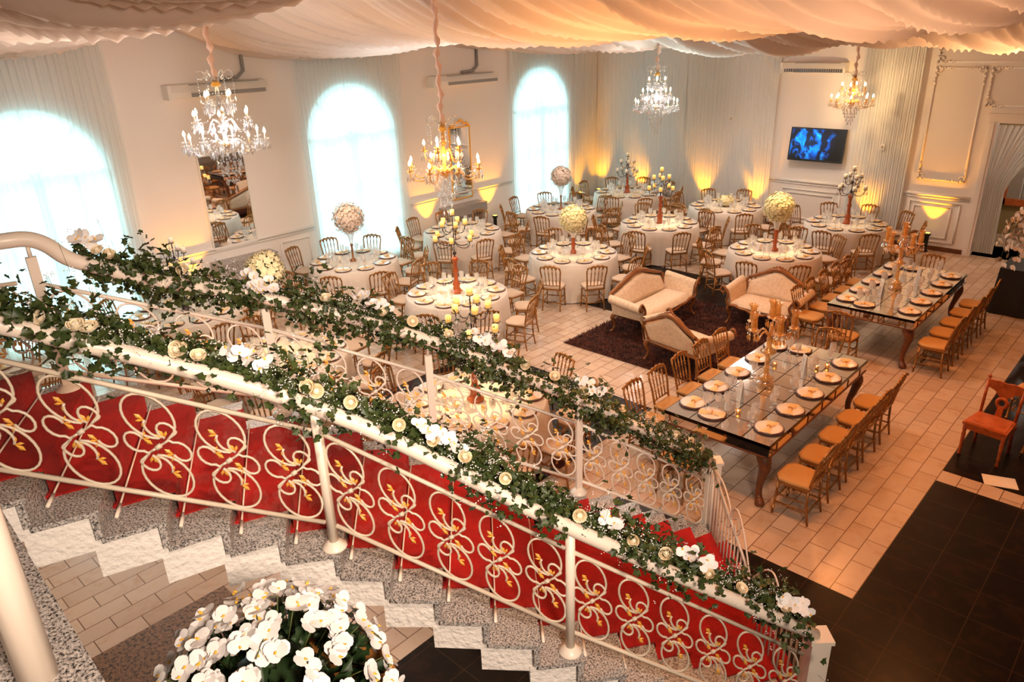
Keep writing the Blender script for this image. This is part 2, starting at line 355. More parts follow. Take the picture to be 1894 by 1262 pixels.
moulding([(5.1, 6.0, .25, 1.0), (7.75, 8.45, .25, 1.0)], 'X', WX, rails=((4.85, 8.6, 1.2), (11.2, 15.0, 1.2)))
g = G()                                                   # door casing, built as stepped boards
for x in (DX0-.06, DX1+.06): g.box((x, BY-.03, DZ/2), (.16, .06, DZ)); g.box((x, BY-.065, DZ/2), (.06, .02, DZ))
g.box(((DX0+DX1)/2, BY-.03, DZ+.07), (DX1-DX0+.28, .06, .16)); g.box(((DX0+DX1)/2, BY-.06, DZ+.16), (DX1-DX0+.36, .12, .05))
struct(g, 'door_1', WALLM)
# pilaster near the corner column of fabric is fabric itself, see voile below
# ---------------------------------------------------------------- sheer curtains
def folds(name, m, p0, p1, z0, z1, nf, amp, label, cat='curtain', group=None, waist=None, phase=0., seed=0):
    rnd = random.Random(seed); p0, p1 = V((*p0, 0)), V((*p1, 0)); d = p1-p0; n = V((-d.y, d.x, 0)).normalized()
    ph = [rnd.uniform(0, 6.28) for _ in range(4)]
    def fn(u, t):
        z = lerp(z0, z1, t); k = 1
        if waist: uu = waist(u, t)
        else: uu = u+.006*math.sin(6*t+ph[0]+u*9)
        a = amp*(.6*math.sin(nf*6.283*u+ph[1]+.8*math.sin(u*11+ph[2]))+.4*math.sin(nf*1.7*6.283*u+ph[3]+t*1.3))
        p = p0+d*uu+n*a; return (p.x, p.y, z)
    g = G(); g.grid(fn, int(nf*9), 10)
    return tag(g.build(name, m), label, cat, group)
GC = 'sheer curtains hanging over the arched windows'
folds('window_curtain', SHEER, (WX+.10, 2.2), (WX+.10, 5.0), .05, 5.2, 30, .026, 'sheer white voile curtain over the leftmost arched window', group=GC, seed=1)
folds('window_curtain', SHEER, (WX+.10, 8.55), (WX+.10, 11.25), .05, 5.2, 28, .026, 'sheer white voile curtain over the middle arched window', group=GC, seed=2)
folds('window_curtain', SHEER, (WX+.10, 14.9), (WX+.10, 17.6), .05, 5.2, 28, .024, 'sheer white voile curtain over the farthest arched window', group=GC, seed=3)
folds('wall_drape', SHEERW, (WX+.1, 17.65), (WX+.1, BY-.1), .05, 5.2, 12, .02, 'narrow pale wall drape between the farthest window and the corner', seed=4)
folds('wall_drape', SHEERW, (WX+.1, BY-.1), (-11.0, BY-.1), .05, 5.2, 30, .011, 'pale drape on the back wall nearest the left corner', seed=5)
folds('wall_drape', SHEERW, (-11.0, BY-.1), (-8.42, BY-.1), .05, 5.2, 34, .011, 'pale drape on the back wall beside the television bay', seed=6)
folds('wall_drape', SHEERW, (-6.45, BY-.1), (-5.15, BY-.1), .05, 5.2, 26, .014, 'pale gathered drape right of the television', seed=7)
folds('door_curtain', SHEERW, (DX0+.02, BY+.02), (DX0+1.15, BY+.02), .1, DZ-.05, 12, .04, 'tied-back sheer curtain hanging in the doorway at right',
      waist=lambda u, t: u*((.34+.75*((t-.52)/.48)**1.3) if t > .52 else .34+.06*(.52-t)), seed=8)
# ---------------------------------------------------------------- swagged ceiling fabric
HI = [(0, 6.6), (5.7, 6.3), (12.2, 6.2), (18.0, 5.6)]
L1 = [(-14.15, 4.93), (-6.2, 5.32), (-3.5, 5.9), (2, 6.3)]
L2 = [(-14.15, 4.72), (-11.7, 4.84), (-6.4, 4.94), (-4.3, 4.96), (-1.4, 5.06), (3, 5.15)]
L3 = [(-14.15, 4.68), (-9, 4.56), (-2, 4.60), (3, 4.7)]
def swag_z(x, y, j, t):
    low = ipol((L1, L2, L3)[j], x+.0)
    hi = 6.2
    if j == 1 and t < .5 or j == 0 and t > .5: hi = ipol([(-14.15, 5.45), (-11, 6.0), (-8, 6.3)], x)
    if j == 1 and t > .5 or j == 2 and t < .5: hi = ipol([(-14.15, 5.0), (-11, 5.8), (-8, 6.1)], x)
    s = abs(2*t-1); return low+(hi-low)*(.65*s*s+.35*s**4)
def swag(j, y0, y1, yl, nx, ny, label):
    rnd = random.Random(30+j); fr = [(rnd.uniform(3.2, 5), rnd.uniform(0, 6)), (rnd.uniform(7, 10), rnd.uniform(0, 6)), (rnd.uniform(14, 19), rnd.uniform(0, 6)), (1.3, 2.)]
    def fn(u, t):
        x = lerp(WX+.02, 4.9, u); y = lerp(y0, yl, t*2) if t < .5 else lerp(yl, y1, t*2-1)
        xx = x-.5*math.sin((t-.5)*2.6)*1.2+.25*math.sin(x*.9)
        a = sum(f_*math.sin(k*xx+p+.5*math.sin(xx*1.7+t*2)) for f_, (k, p) in zip((.05, .06, .035, .05), fr))
        a += .10*abs(math.sin(xx*5.1+1.3*math.sin(xx*.8)+t))+.09*abs(math.sin(xx*9.3+2*math.sin(xx*.6)-t))+.075*abs(math.sin(xx*15.7+3*math.sin(xx*.5+t)+t*2))+.03*abs(math.sin(xx*31+4*math.sin(xx*.7)))-.16
        s = 1-abs(2*t-1)**3
        return (x, y, max(swag_z(x, y, j, t)+(a-.02)*(.35+.65*s), 4.38))
    g = G(); g.grid(fn, nx, ny); return tag(g.build('ceiling_swag', CEILC), label, 'ceiling drape')
swag(0, 1.1, 5.75, 2.9, 760, 26, 'pleated blush ceiling swag nearest the viewer, at upper left')
swag(1, 5.75, 12.2, 8.9, 900, 34, 'pleated blush ceiling swag across the middle of the hall')
swag(2, 12.2, BY-.02, 14.9, 900, 30, 'farthest pleated blush ceiling swag before the back wall')
def drape_z(x, y):
    j, a, b, m_ = (0, 1.1, 5.75, 2.9) if y < 5.75 else (1, 5.75, 12.2, 8.9) if y < 12.2 else (2, 12.2, BY, 14.9)
    t = .5*(y-a)/(m_-a) if y < m_ else .5+.5*(y-m_)/(b-m_); return swag_z(x, y, j, t)
# ---------------------------------------------------------------- wall fittings
def aircon(y0, y1, z, label, plane='X'):
    L = y1-y0; t = thing('air_conditioner', label, 'air conditioner', (WX, (y0+y1)/2, z) if plane == 'X' else ((y0+y1)/2, BY, z), 0 if plane == 'X' else -PI/2, 'wall air conditioners')
    g = G(); g.slab([(0, -L/2, 0), (.24, -L/2, .02), (.26, -L/2, .12), (.20, -L/2, .24), (0, -L/2, .25)], (0, L, 0)); g.build('body', ACW, t)
    g = G(); g.box((.263, .08*L, .06), (.012, L*.78, .07)); g.box((.2, .05*L, .235), (.09, L*.72, .014)); g.build('louvre', GREY, t)
    g = G(); g.box((.13, -L/2-.03, .12), (.25, .06, .25)); g.build('end_cap', ACW, t)
    return t
aircon(5.95, 7.85, 4.06, 'long white air conditioner on the wall behind the left chandelier')
aircon(12.2, 14.35, 3.84, 'long white air conditioner between the middle and farthest windows')
t = aircon(-8.3, -6.8, 3.86, 'white air conditioner with slotted grille high above the television', 'Y')
g = G()
for k in range(26): g.box((.27, -.68+k*.054, .07), (.02, .018, .075))
g.build('grille', TVB, t)
for (y, z0, lab) in ((7.45, 4.31, 'grey pipe above the left air conditioner'), (13.75, 4.09, 'grey pipe above the air conditioner between windows')):
    g = G(); g.tube([(WX+.04, y-.5, z0+.03), (WX+.04, y-.1, z0+.05), (WX+.04, y+.05, z0+.16), (WX+.04, y+.05, 5.3)], .035, 6); tag(g.build('pipe', GREY), lab, 'pipe', 'air conditioner pipes')
# television: frame, stand-off arm and a screen showing a blue stage picture
t = thing('television', 'wall television showing a dark blue stage picture', 'television', (-7.28, BY-.14, 2.2))
t.rotation_euler = (math.radians(-6), 0, math.radians(2)); g = G(); g.box((0, 0, 0), (1.34, .05, .80)); g.build('bezel', TVB, t)
m = bpy.data.materials.new('tv_picture'); m.use_nodes = True; nt = m.node_tree; b = nt.nodes['Principled BSDF']
b.inputs['Base Color'].default_value = (.01, .01, .01, 1); b.inputs['Roughness'].default_value = .2
tc = nt.nodes.new('ShaderNodeTexCoord'); n = nt.nodes.new('ShaderNodeTexNoise'); n.inputs['Scale'].default_value = 4.2; n.inputs['Detail'].default_value = 3; n.inputs['Distortion'].default_value = 1.2
r = nt.nodes.new('ShaderNodeValToRGB'); e = r.color_ramp.elements; e[0].position = .46; e[0].color = (.004, .008, .02, 1); e[1].position = .80; e[1].color = (.2, .75, .9, 1)
x = e.new(.56); x.color = (0, .10, .55, 1); x = e.new(.66); x.color = (.01, .30, .85, 1)
mp = nt.nodes.new('ShaderNodeMapping'); mp.inputs['Scale'].default_value = (1, 1, .7); mp.inputs['Location'].default_value = (3.1, 0, 1.4)
nt.links.new(tc.outputs['Object'], mp.inputs[0]); nt.links.new(mp.outputs[0], n.inputs[0]); nt.links.new(n.outputs['Fac'], r.inputs[0])
gr = nt.nodes.new('ShaderNodeTexGradient'); gr.gradient_type = 'SPHERICAL'; m2 = nt.nodes.new('ShaderNodeMapping'); m2.inputs['Scale'].default_value = (1.4, 1, 2.0); m2.inputs['Location'].default_value = (.25, 0, -.1)
nt.links.new(tc.outputs['Object'], m2.inputs[0]); nt.links.new(m2.outputs[0], gr.inputs[0])
mu = nt.nodes.new('ShaderNodeMath'); mu.operation = 'MULTIPLY'; mu.inputs[1].default_value = 3.2; nt.links.new(gr.outputs['Fac'], mu.inputs[0])
nt.links.new(r.outputs['Color'], b.inputs['Emission Color']); nt.links.new(mu.outputs[0], b.inputs['Emission Strength'])
g = G(); g.box((0, -.026, .01), (1.27, .006, .72)); g.build('screen', m, t)
g = G(); g.box((0, .07, 0), (.3, .12, .25)); g.build('wall_bracket', TVB, t)
# sockets and switch plates on the walls
for (p, lab) in (((-9.6, BY-.16, 2.72), 'small wall plate on the back wall left of the television'), ((-5.75, BY-.135, 2.26), 'double switch plate on the drape right of the television')):
    g = G(); g.box((0, 0, 0), (.09, .02, .13)); o = g.build('switch_plate', ACW, None, p); tag(o, lab, 'switch plate', 'switch plates')
    g = G(); g.box((0, -.012, 0), (.03, .008, .06)); g.build('rocker', GREY, o)
# mirrors over stone consoles
def wall_mirror(y0, y1, z0, z1, lab, frame):
    t = thing('wall_mirror', lab, 'mirror', (WX, (y0+y1)/2, (z0+z1)/2), 0, 'tall mirrors on the window wall'); L, H = y1-y0, z1-z0
    g = G(); g.box((.025, 0, 0), (.02, L, H)); g.build('glass', MIRR, t)
    g = G()
    for s in (-1, 1): g.box((.02, s*L/2, 0), (.045, .03, H+.03)); g.box((.02, 0, s*H/2), (.045, L, .03))
    if frame: g.tube([(.05, q*L*.5, H/2+.10+.06*math.cos(q*3)+.03*math.sin(q*11)) for q in [j/12-1 for j in range(25)]], .022, 6)
    g.build('frame', LEAFG if frame else ACW, t)
wall_mirror(6.28, 7.22, 1.17, 3.0, 'tall mirror above the left stone console, behind the left chandelier', False)
wall_mirror(12.74, 13.42, 1.05, 2.83, 'tall gilt-topped mirror above the far stone console', True)
def console(y0, y1, z, dx, lab):
    t = thing('console_table', lab, 'console', (WX, (y0+y1)/2, 0), 0, 'stone consoles'); L = y1-y0
    g = G(); g.box((dx/2, 0, z-.015), (dx, L, .03)); g.build('top', GRAN, t)
    g = G(); g.box((dx-.02, 0, z-.13), (.03, L-.02, .20)); g.box((dx/2, L/2-.02, z-.13), (dx-.04, .03, .20)); g.box((dx/2, -L/2+.02, z-.13), (dx-.04, .03, .20)); g.build('apron', GRANB if 0 else GRAN, t)
    for s in (-1, 1): g = G(); g.box((dx/2, s*(L/2-.12), (z-.23)/2), (dx-.08, .08, z-.23)); g.build('leg', GRAN, t)
console(6.15, 7.45, .95, .38, 'grey stone console under the left wall mirror')
console(12.25, 13.6, .92, .4, 'grey stone console under the far wall mirror')
# framed mirror seen through the doorway
t = thing('framed_mirror', 'mirror in a heavy dark wooden frame seen through the doorway', 'mirror', (-3.05, 21.24, 1.62)); g = G(); g.box((0, -.03, 0), (1.0, .02, 1.5)); g.build('glass', MIRR, t)
g = G()
for s in (-1, 1): g.box((s*.55, -.04, 0), (.16, .06, 1.76)); g.box((0, -.04, s*.80), (1.2, .06, .16))
g.build('frame', CWOOD, t)
# yellow floor uplights
for i, (x, y, tx, ty, lab) in enumerate(((-13.9, 17.75, WX+.05, 17.8, 'right of the farthest window'), (-13.75, 18.45, WX+.15, 18.75, 'in the far left corner'), (-12.4, 18.52, -12.4, 18.75, 'behind the far corner table'), (-10.3, 18.52, -10.3, 18.75, 'behind the table with low flowers'),
        (-8.75, 18.52, -8.75, 18.75, 'left of the television bay'), (-5.9, 18.5, -5.9, 18.75, 'at the drape right of the television'), (-4.45, 18.58, -4.45, 18.8, 'before the moulded panel by the doorway'),
        (WX+.26, 5.7, WX, 5.7, 'left of the left console'), (WX+.26, 11.85, WX, 11.8, 'left of the far console'), (WX+.26, 14.0, WX, 14.05, 'right of the far console'))):
    t = thing('uplight', 'small yellow floor uplight '+lab, 'uplight', (x, y, 0), 0, 'yellow uplights along the walls')
    g = G(); g.lathe([(.07, 0), (.08, .02), (.05, .05), (.05, .36), (.08, .40), (.07, .44)], 10); g.build('housing', TVB, t)
    g = G(); g.lathe([(.055, .441), (.02, .446)], 10); g.build('lens', mat('uplight_lens', (1, .6, .1), .3, emit=(1, .6, .05), est=6) if i == 0 else bpy.data.materials['uplight_lens'], t)
    lamp('SPOT', 'uplight_beam', (x, y, .47), 130, (1.0, .36, .004), (tx, ty, 1.9), spot_size=1.15, spot_blend=.7, shadow_soft_size=.03)
# ---------------------------------------------------------------- staircase
RI = .168
NEAR = {20: (-4.03, -.32), 19: (-3.94, -.04), 18: (-3.85, .24), 17: (-3.76, .51), 16: (-3.67, .77), 15: (-3.58, 1.04), 14: (-3.50, 1.32), 13: (-3.40, 1.58), 12: (-3.23, 1.82), 11: (-3.01, 2.0), 10: (-2.79, 2.19),
        9: (-2.56, 2.37), 8: (-2.32, 2.56), 7: (-2.14, 2.77), 6: (-1.97, 2.99), 5: (-1.81, 3.21), 4: (-1.65, 3.43), 3: (-1.50, 3.65), 2: (-1.36, 3.87), 1: (-1.23, 4.09), 0: (-1.10, 4.30)}
FAR = {20: (-5.0, .36), 19: (-5.02, .66), 18: (-5.03, .97), 17: (-5.04, 1.26), 16: (-5.03, 1.55), 15: (-4.98, 1.84), 14: (-4.88, 2.14), 13: (-4.72, 2.5), 12: (-4.45, 2.86), 11: (-4.22, 3.12), 10: (-4.02, 3.38),
       9: (-3.87, 3.65), 8: (-3.74, 3.93), 7: (-3.61, 4.21), 6: (-3.49, 4.49), 5: (-3.37, 4.76), 4: (-3.26, 5.03), 3: (-3.15, 5.29), 2: (-3.05, 5.54), 1: (-2.96, 5.80), 0: (-2.88, 6.0)}
def sp(k, s, z=0.):
    a, b = NEAR[k], FAR[k]; return V((lerp(a[0], b[0], s), lerp(a[1], b[1], s), z))
stairs = thing('staircase', 'curved granite staircase with white stucco underside across the foreground', 'staircase', (0, 0, 0))
for k in range(1, 20):
    z = k*RI; a, b, c, d = sp(k, 0), sp(k-1, 0), sp(k-1, 1), sp(k, 1); run = (b-a).normalized()*.02
    g = G(); g.slab([(p.x, p.y, z-.03) for p in (a, b+run, c+run, d)], (0, 0, .03))
    if k < 19: g.slab([(p.x, p.y, z) for p in (a-run*1.2, a+run*.5, d+run*.5, d-run*1.2)], (0, 0, RI-.03))
    g.build('tread', GRAN, stairs)
g = G()
for k in range(1, 20):
    z = k*RI; e = .02
    q = [sp(k, e), sp(k-1, e), sp(k-1, .97), sp(k, .97)]; back = (q[0]-q[1]).normalized()*.05; z0 = max(z-.245, 0)
    g.slab([(p.x, p.y, z0) for p in (q[0]+back, q[1], q[2], q[3]+back)], (0, 0, z-.031-z0))
g.build('stucco_body', PLAST, stairs)
g = G(); P20 = sp(19, 0), sp(19, 1)
g.slab([(-3.94, -.04, 3.192), (-5.02, .66, 3.192), (-6.6, .4, 3.192), (-6.6, -4.9, 3.192), (-4.03, -4.9, 3.192)], (0, 0, .165)); struct(g, 'floor', GRAN)
g = G(); g.slab([(-3.20, .36, 3.08), (-3.95, -.05, 3.08), (-4.03, -4.9, 3.08), (5, -4.9, 3.08), (5, .30, 3.08), (-1.9, .31, 3.08)], (0, 0, .277)); struct(g, 'floor', GRAN)
# carpet runner with its rods
runner = thing('stair_runner', 'red carpet runner covering the middle of the staircase', 'carpet', (0, 0, 0))
g = G(); s0, s1 = .17, .90; prof = []
for k in range(19, 0, -1):
    prof += [(k, k*RI+.012), (k-1, k*RI+.012), (k-1, (k-1)*RI+.03)]
def rp(i, s):
    k, z = prof[i]; p = sp(k, s, z)
    if i % 3: q = (sp(max(k, 0), s)-sp(min(k+1, 20), s)).normalized()*.035; p = p+V((q.x, q.y, 0))
    return p
n = len(prof)
vs = [rp(i, lerp(s0, s1, j/4)) for i in range(n) for j in range(5)]; g.add(vs, [(i*5+j, i*5+j+1, i*5+j+6, i*5+j+5) for i in range(n-1) for j in range(4)], False)
vs2 = [p-V((0, 0, .02)) for p in vs]; g.add([vs[i*5] for i in range(n)]+[vs2[i*5] for i in range(n)], [(i, i+1, n+i+1, n+i) for i in range(n-1)], False)
g.build('carpet', RED, runner)
for k in range(18, 4, -1):
    g = G(); a, b = sp(k, .085, k*RI+.02), sp(k, .93, k*RI+.03); d = (sp(k-1, .5)-sp(k, .5)).normalized()*.05; a += V((d.x, d.y, 0)); b += V((d.x, d.y, 0))
    a2 = a+(b-a)*.09; g.tube([a, a2], .011, 6); g.tube([a2, b], .0055, 5); g.build('carpet_rod', WHITE, runner)

# ---------------------------------------------------------------- wrought scroll railings
def arcp(cx, cz, r0, r1, a0, a1, n):
    return [(cx+lerp(r0, r1, k/n)*math.cos(math.radians(lerp(a0, a1, k/n))), cz+lerp(r0, r1, k/n)*math.sin(math.radians(lerp(a0, a1, k/n)))) for k in range(n+1)]
half = [(0, 0), (.16, .14)]+arcp(-.06, .56, .43, .40, -28, 285, 20)+arcp(.02, .43, .24, .16, -75, -200, 6)
inner = [(.20, .20), (.34, .34)]+arcp(.19, .34, .17, .15, 10, 250, 9)
side = [(-.10, -.09), (-.2, -.17)]+arcp(-.36, .03, .20, .15, -60, -330, 10)
HALF = [half, inner, side]; ENDS = [half[-1], inner[-1], side[-1]]
def motif(P, sw, sh, r=.0075):
    """one scroll: P maps panel (u,v) to 3D"""
    g, lf = G(), G()
    for sgn in (1, -1):
        for path in HALF: g.tube([P(sgn*x*sw, sgn*z*sh) for x, z in path], r, 5)
        for (x, z), ang in zip(ENDS, (200, 120, 20)):
            c = V(P(sgn*x*sw, sgn*z*sh)); ex = (V(P(.01, 0))-V(P(0, 0))).normalized(); ez = V((0, 0, 1)); ny = ex.cross(ez).normalized()
            a0 = math.radians(ang)+(PI if sgn < 0 else 0)
            for q in (-.85, 0, .85):
                dr = ex*math.cos(a0+q)+ez*math.sin(a0+q); sd = ny.cross(dr); L = .050
                for h_ in (1, -1): lf.add([c, c+dr*L*.62+sd*L*.20, c+dr*L, c+dr*L*.62-sd*L*.20, c+dr*L*.5+ny*.009*h_], [(0, 1, 4), (1, 2, 4), (2, 3, 4), (3, 0, 4)], False)
    g.tube([P(-.05*sw, -.045*sh), P(.05*sw, .045*sh)], r*1.9, 6)
    return g, lf
def railing(label, posts, hand, nm, h0, h1, group=None, square=False, newel=None, pane_side=-1, name='balustrade', rr=.045, skip_last_post=True, skip_first=False):
    """posts: base points; hand: handrail points; nm: scrolls per bay"""
    t = thing(name, label, 'balustrade', (0, 0, 0))
    for i, (b, h) in enumerate(zip(posts, hand)):
        if i == len(posts)-1 and skip_last_post: break
        if i == 0 and skip_first: continue
        b, h = V(b), V(h); g = G()
        if square:
            d = (V(posts[min(i+1, len(posts)-1)])-V(posts[max(i-1, 0)])); rz = math.atan2(d.y, d.x); c = (b+h)/2
            g.box((b.x, b.y, b.z+.43), (.055, .035, .86), rz); g.tube([b+V((0, 0, .86)), h], .012, 6)
        else: g.tube([b, h], .030, 10)
        g.lathe([(.075, 0), (.075, .012), (.05, .03), (.032, .05)], 14, b); g.build('post', WHITE, t)
    for i in range(len(posts)-1):
        a, b = V(posts[i]), V(posts[i+1]); d = b-a; L = d.length; hd = V((d.x, d.y, 0)).normalized(); ny = V((0, 0, 1)).cross(hd)
        m0, m1 = .03/L, 1-.04/L
        def pt(s, h): return a+d*s+V((0, 0, h))
        g = G(); g.tube([pt(m0, h1), pt(m1, h1)], .014, 6); g.build('rail_bar', WHITE, t)
        g = G(); g.tube([pt(m0, h0), pt(m1, h0)], .014, 6); g.build('rail_bar', WHITE, t)
        g = G(); o = ny*(.035*pane_side)
        g.slab([pt(m0, h0-.07)+o, pt(m1, h0-.07)+o, pt(m1, .88)+o, pt(m0, .88)+o], ny*.006); g.build('glass_pane', RPANE, t)
        n = nm[i]; hw = L/n
        for k in range(n):
            s = (k+.5)/n
            def P(u, v, s=s): return a+d*(s+u/L)+V((0, 0, (h0+h1)/2+v))
            mg, ml = motif(P, hw*.84, (h1-h0)/2*.98)
            o_ = mg.build('scroll', WHITE, t); ml.build('gilt_leaves', LEAFG, o_)
    return t
N_POST = [(-3.95, .40, 18*RI), (-3.30, 1.85, 13*RI), (-2.25, 2.79, 8*RI), (-1.24, 4.14, .16)]
N_HAND = [(-3.95, .40, 3.99), (-3.30, 1.85, 3.13), (-2.25, 2.79, 2.30), (-1.22, 4.18, 1.12)]
F_POST = [(-4.88, 1.09, 18*RI), (-4.72, 2.38, 14*RI+.02), (-4.06, 3.30, 11*RI+.02), (-3.45, 4.40, 7*RI), (-2.92, 5.78, .14)]
F_HAND = [(-4.88, 1.09, 3.95), (-4.72, 2.38, 3.31), (-4.06, 3.30, 2.86), (-3.45, 4.40, 2.10), (-2.90, 5.82, 1.03)]
tn = railing('white scrollwork balustrade with gilt leaves along the near side of the staircase', N_POST, N_HAND, (5, 5, 6), .17, .79)
g = G(); g.tube(spline([(-4.35, -.7, 4.45)]+N_HAND, 6), .046, 12); g.build('handrail', WHITE, tn)
g = G(); g.box((-1.20, 4.20, .55), (.13, .13, 1.1), .75); g.box((-1.20, 4.20, 1.11), (.16, .16, .03), .75); g.build('newel_post', WHITE, tn)
tf = railing('white scrollwork balustrade along the far side of the staircase', F_POST, F_HAND, (4, 4, 4, 5), .13, .70, square=True, pane_side=1)
g = G(); g.tube(spline([(-5.6, -1.4, 4.0), (-5.3, -.1, 4.0), (-5.0, .7, 4.0), (-4.9, .95, 4.0), (-4.88, 1.09, 3.99), (-4.87, 1.18, 3.94), (-4.86, 1.27, 3.84), (-4.84, 1.4, 3.76), (-4.8, 1.75, 3.575), (-4.72, 2.38, 3.31)]+F_HAND[2:], 6), .046, 12); g.build('handrail', WHITE, tf)
g = G(); g.box((-2.90, 5.86, .51), (.12, .12, 1.02), .75); g.box((-2.9, 5.86, 1.03), (.15, .15, .03), .75); g.build('newel_post', WHITE, tf)
tl = railing('landing balustrade running to the left edge from the top of the stairs', [(-4.90, 1.02, 18*RI+.02), (-5.35, -.1, 3.36-.33+.02), (-5.6, -1.4, 3.05)], [(-4.9, 1.02, 3.9), (-5.35, -.1, 3.96), (-5.6, -1.4, 3.97)], (4, 4), .13, .70, square=True, pane_side=1, skip_first=True)
# double gate at the foot of the stairs
def gate(p, q, label):
    t = thing('stair_gate', label, 'gate', (0, 0, 0)); p, q = V(p), V(q); d = q-p; h0, h1 = .98, .62
    def at(s, z): return p+d*s+V((0, 0, z))
    n = 13
    for k in range(n):
        s = (k+.5)/n; g = G(); g.tube([at(s, .1), at(s, lerp(h0, h1, s))], .009 if k % 12 else .02, 6); g.build('bar', WHITE, t)
    g = G(); g.tube([at(0, h0), at(1, h1)], .014, 6); g.tube([at(0, .1), at(1, .1)], .014, 6); g.tube([at(0, .1), at(0, h0)], .022, 6); g.tube([at(1, .1), at(1, h1)], .018, 6); g.build('frame', WHITE, t)
    g = G(); g.tube(spline([at(.0, h0+.02), at(.25, h0+.04), at(.46, h0-.06), at(.52, h0-.22), at(.45, h0-.30), at(.40, h0-.22), at(.44, h0-.16)], 5), .008, 5)
    g.tube(spline([at(.50, lerp(h0, h1, .5)), at(.55, .95), at(.66, 1.0), at(.80, .9), at(.95, .70), at(1., h1)], 5), .008, 5)
    g.tube(spline([at(.58, .86), at(.66, .92), at(.72, .84), at(.66, .76), at(.60, .82)], 5), .007, 5); g.build('arch_scroll', WHITE, t)
gate((-2.86, 5.78, 0), (-2.07, 5.02, 0), 'white barred gate leaf hung from the far newel post')
gate((-1.24, 4.24, 0), (-2.03, 4.98, 0), 'white barred gate leaf hung from the near newel post')
# mezzanine balustrade beside the viewer
t = thing('mezzanine_balustrade', 'out-of-focus white balustrade post and scroll on the granite ledge at lower left', 'balustrade', (0, 0, 0))
g = G(); g.tube([(-2.08, .19, 3.357), (-2.08, .19, 4.5)], .05, 12); g.build('post', WHITE, t)
g = G(); g.tube([(-3.1, .2, 3.52), (-2.08, .19, 3.52)], .022, 8); g.tube([(-3.1, .2, 4.35), (-2.08, .19, 4.35)], .022, 8); g.build('rail_bar', WHITE, t)
for x in (-2.27, -2.62, -2.97):
    mg, ml = motif(lambda u, v, x=x: V((x+u, .2, 3.93+v)), .17, .38, .011); o_ = mg.build('scroll', WHITE, t); ml.build('gilt_leaves', LEAFG, o_)

# ---------------------------------------------------------------- flowers
def leaf(g, p, d, n, L, w=.42):
    """folded five-pointed ivy leaf"""
    d = V(d).normalized(); n = V(n); sd = d.cross(n); sd = sd.normalized() if sd.length > 1e-5 else V((1, 0, 0)); n = sd.cross(d); f = .18*L
    o = [(0, 0, 0), (.12, .5, 1), (.42, .36, .7), (.62, .55, 1), (.78, .22, .4), (1, 0, 0)]
    L_ = [p+d*a*L+sd*b*L*2*w+n*f*c for a, b, c in o]; R_ = [p+d*a*L-sd*b*L*2*w+n*f*c for a, b, c in o[1:-1]]
    g.add(L_+R_, [(0, 1, 2), (0, 2, 3), (0, 3, 4), (0, 4, 5), (0, 6, 7)[::-1], (0, 7, 8)[::-1], (0, 8, 9)[::-1], (0, 9, 5)[::-1]])
def rvec(r): return V((r.gauss(0, 1), r.gauss(0, 1), r.gauss(0, 1))).normalized()
def petal(g, c, out, up, L, w, cup=.2, nu=4, nv=4):
    out = out.normalized(); sd = up.cross(out).normalized(); up = out.cross(sd)
    vs = []
    for j in range(nv+1):
        t = j/nv; ww = w*math.sin(PI*(.12+.80*t))**.7
        for i in range(nu+1):
            s = 2*i/nu-1; vs.append(c+out*L*t+sd*s*ww*.5+up*(cup*L*(t*t-.3*s*s)))
    g.add(vs, [(j*(nu+1)+i, j*(nu+1)+i+1, (j+1)*(nu+1)+i+1, (j+1)*(nu+1)+i) for j in range(nv) for i in range(nu)])
def rose_mesh(name, m, r=.032):
    g = G(); rnd = random.Random(5)
    g.lathe([(1e-5, -r*.9), (r*.55, -r*.75), (r*.7, -r*.1), (r*.6, r*.45), (r*.3, r*.75), (1e-5, r*.7)], 8)
    for lay, (k, e, rr) in enumerate(((3, .2, .62), (4, .0, .78), (5, -.2, .95))):
        for j in range(k):
            a = 2*PI*j/k+lay*.7; o = V((math.cos(a), math.sin(a), 0)); c = V((0, 0, -r*.75))
            vs = []
            for b in range(4):
                for s in (-1, -.33, .33, 1):
                    an = a+s*PI/k*1.15; t = b/3; q = r*rr*(.45+.75*math.sin(t*1.9))*(1+.18*t*lay); z = -r*.8+r*1.6*t*(1-.10*lay)+(-.18*r*s*s*t); vs.append((q*math.cos(an), q*math.sin(an), z))
            g.add(vs, [(b*4+i, b*4+i+1, b*4+i+5, b*4+i+4) for b in range(3) for i in range(3)])
    me = g.build(name, m); return me
def orchid_g(s=1., rnd=random):
    """phalaenopsis: two broad petals, three sepals and a small lip, facing +Z"""
    g = G(); U = V((0, 0, 1)); z = V((0, 0, 0))
    for a, L, w in ((90, .036, .026), (215, .034, .024), (325, .034, .024)): petal(g, z, V((math.cos(math.radians(a)), math.sin(math.radians(a)), .1)), U, L*s, w*s, .1)
    for a in (5, 175): petal(g, z+V((0, 0, .003)), V((math.cos(math.radians(a)), math.sin(math.radians(a))+.08, .12)), U, .042*s, .050*s, .12)
    g.i = 1; g.octa((0, -.006*s, .006*s), .006*s, .007*s); petal(g, V((0, -.004*s, .004*s)), V((0, -1, .5)), U, .014*s, .010*s, .3, 2, 2); g.i = 0
    return g
def place(o, loc, nrm, spin=0., s=1.):
    q = V(nrm).to_track_quat('Z', 'Y'); o.rotation_euler = (q @ Matrix.Rotation(spin, 3, 'Z').to_quaternion()).to_euler(); o.location = loc; o.scale = (s, s, s)
def copy_part(o, parent): c = o.copy(); C.objects.link(c); c.parent = parent; return c
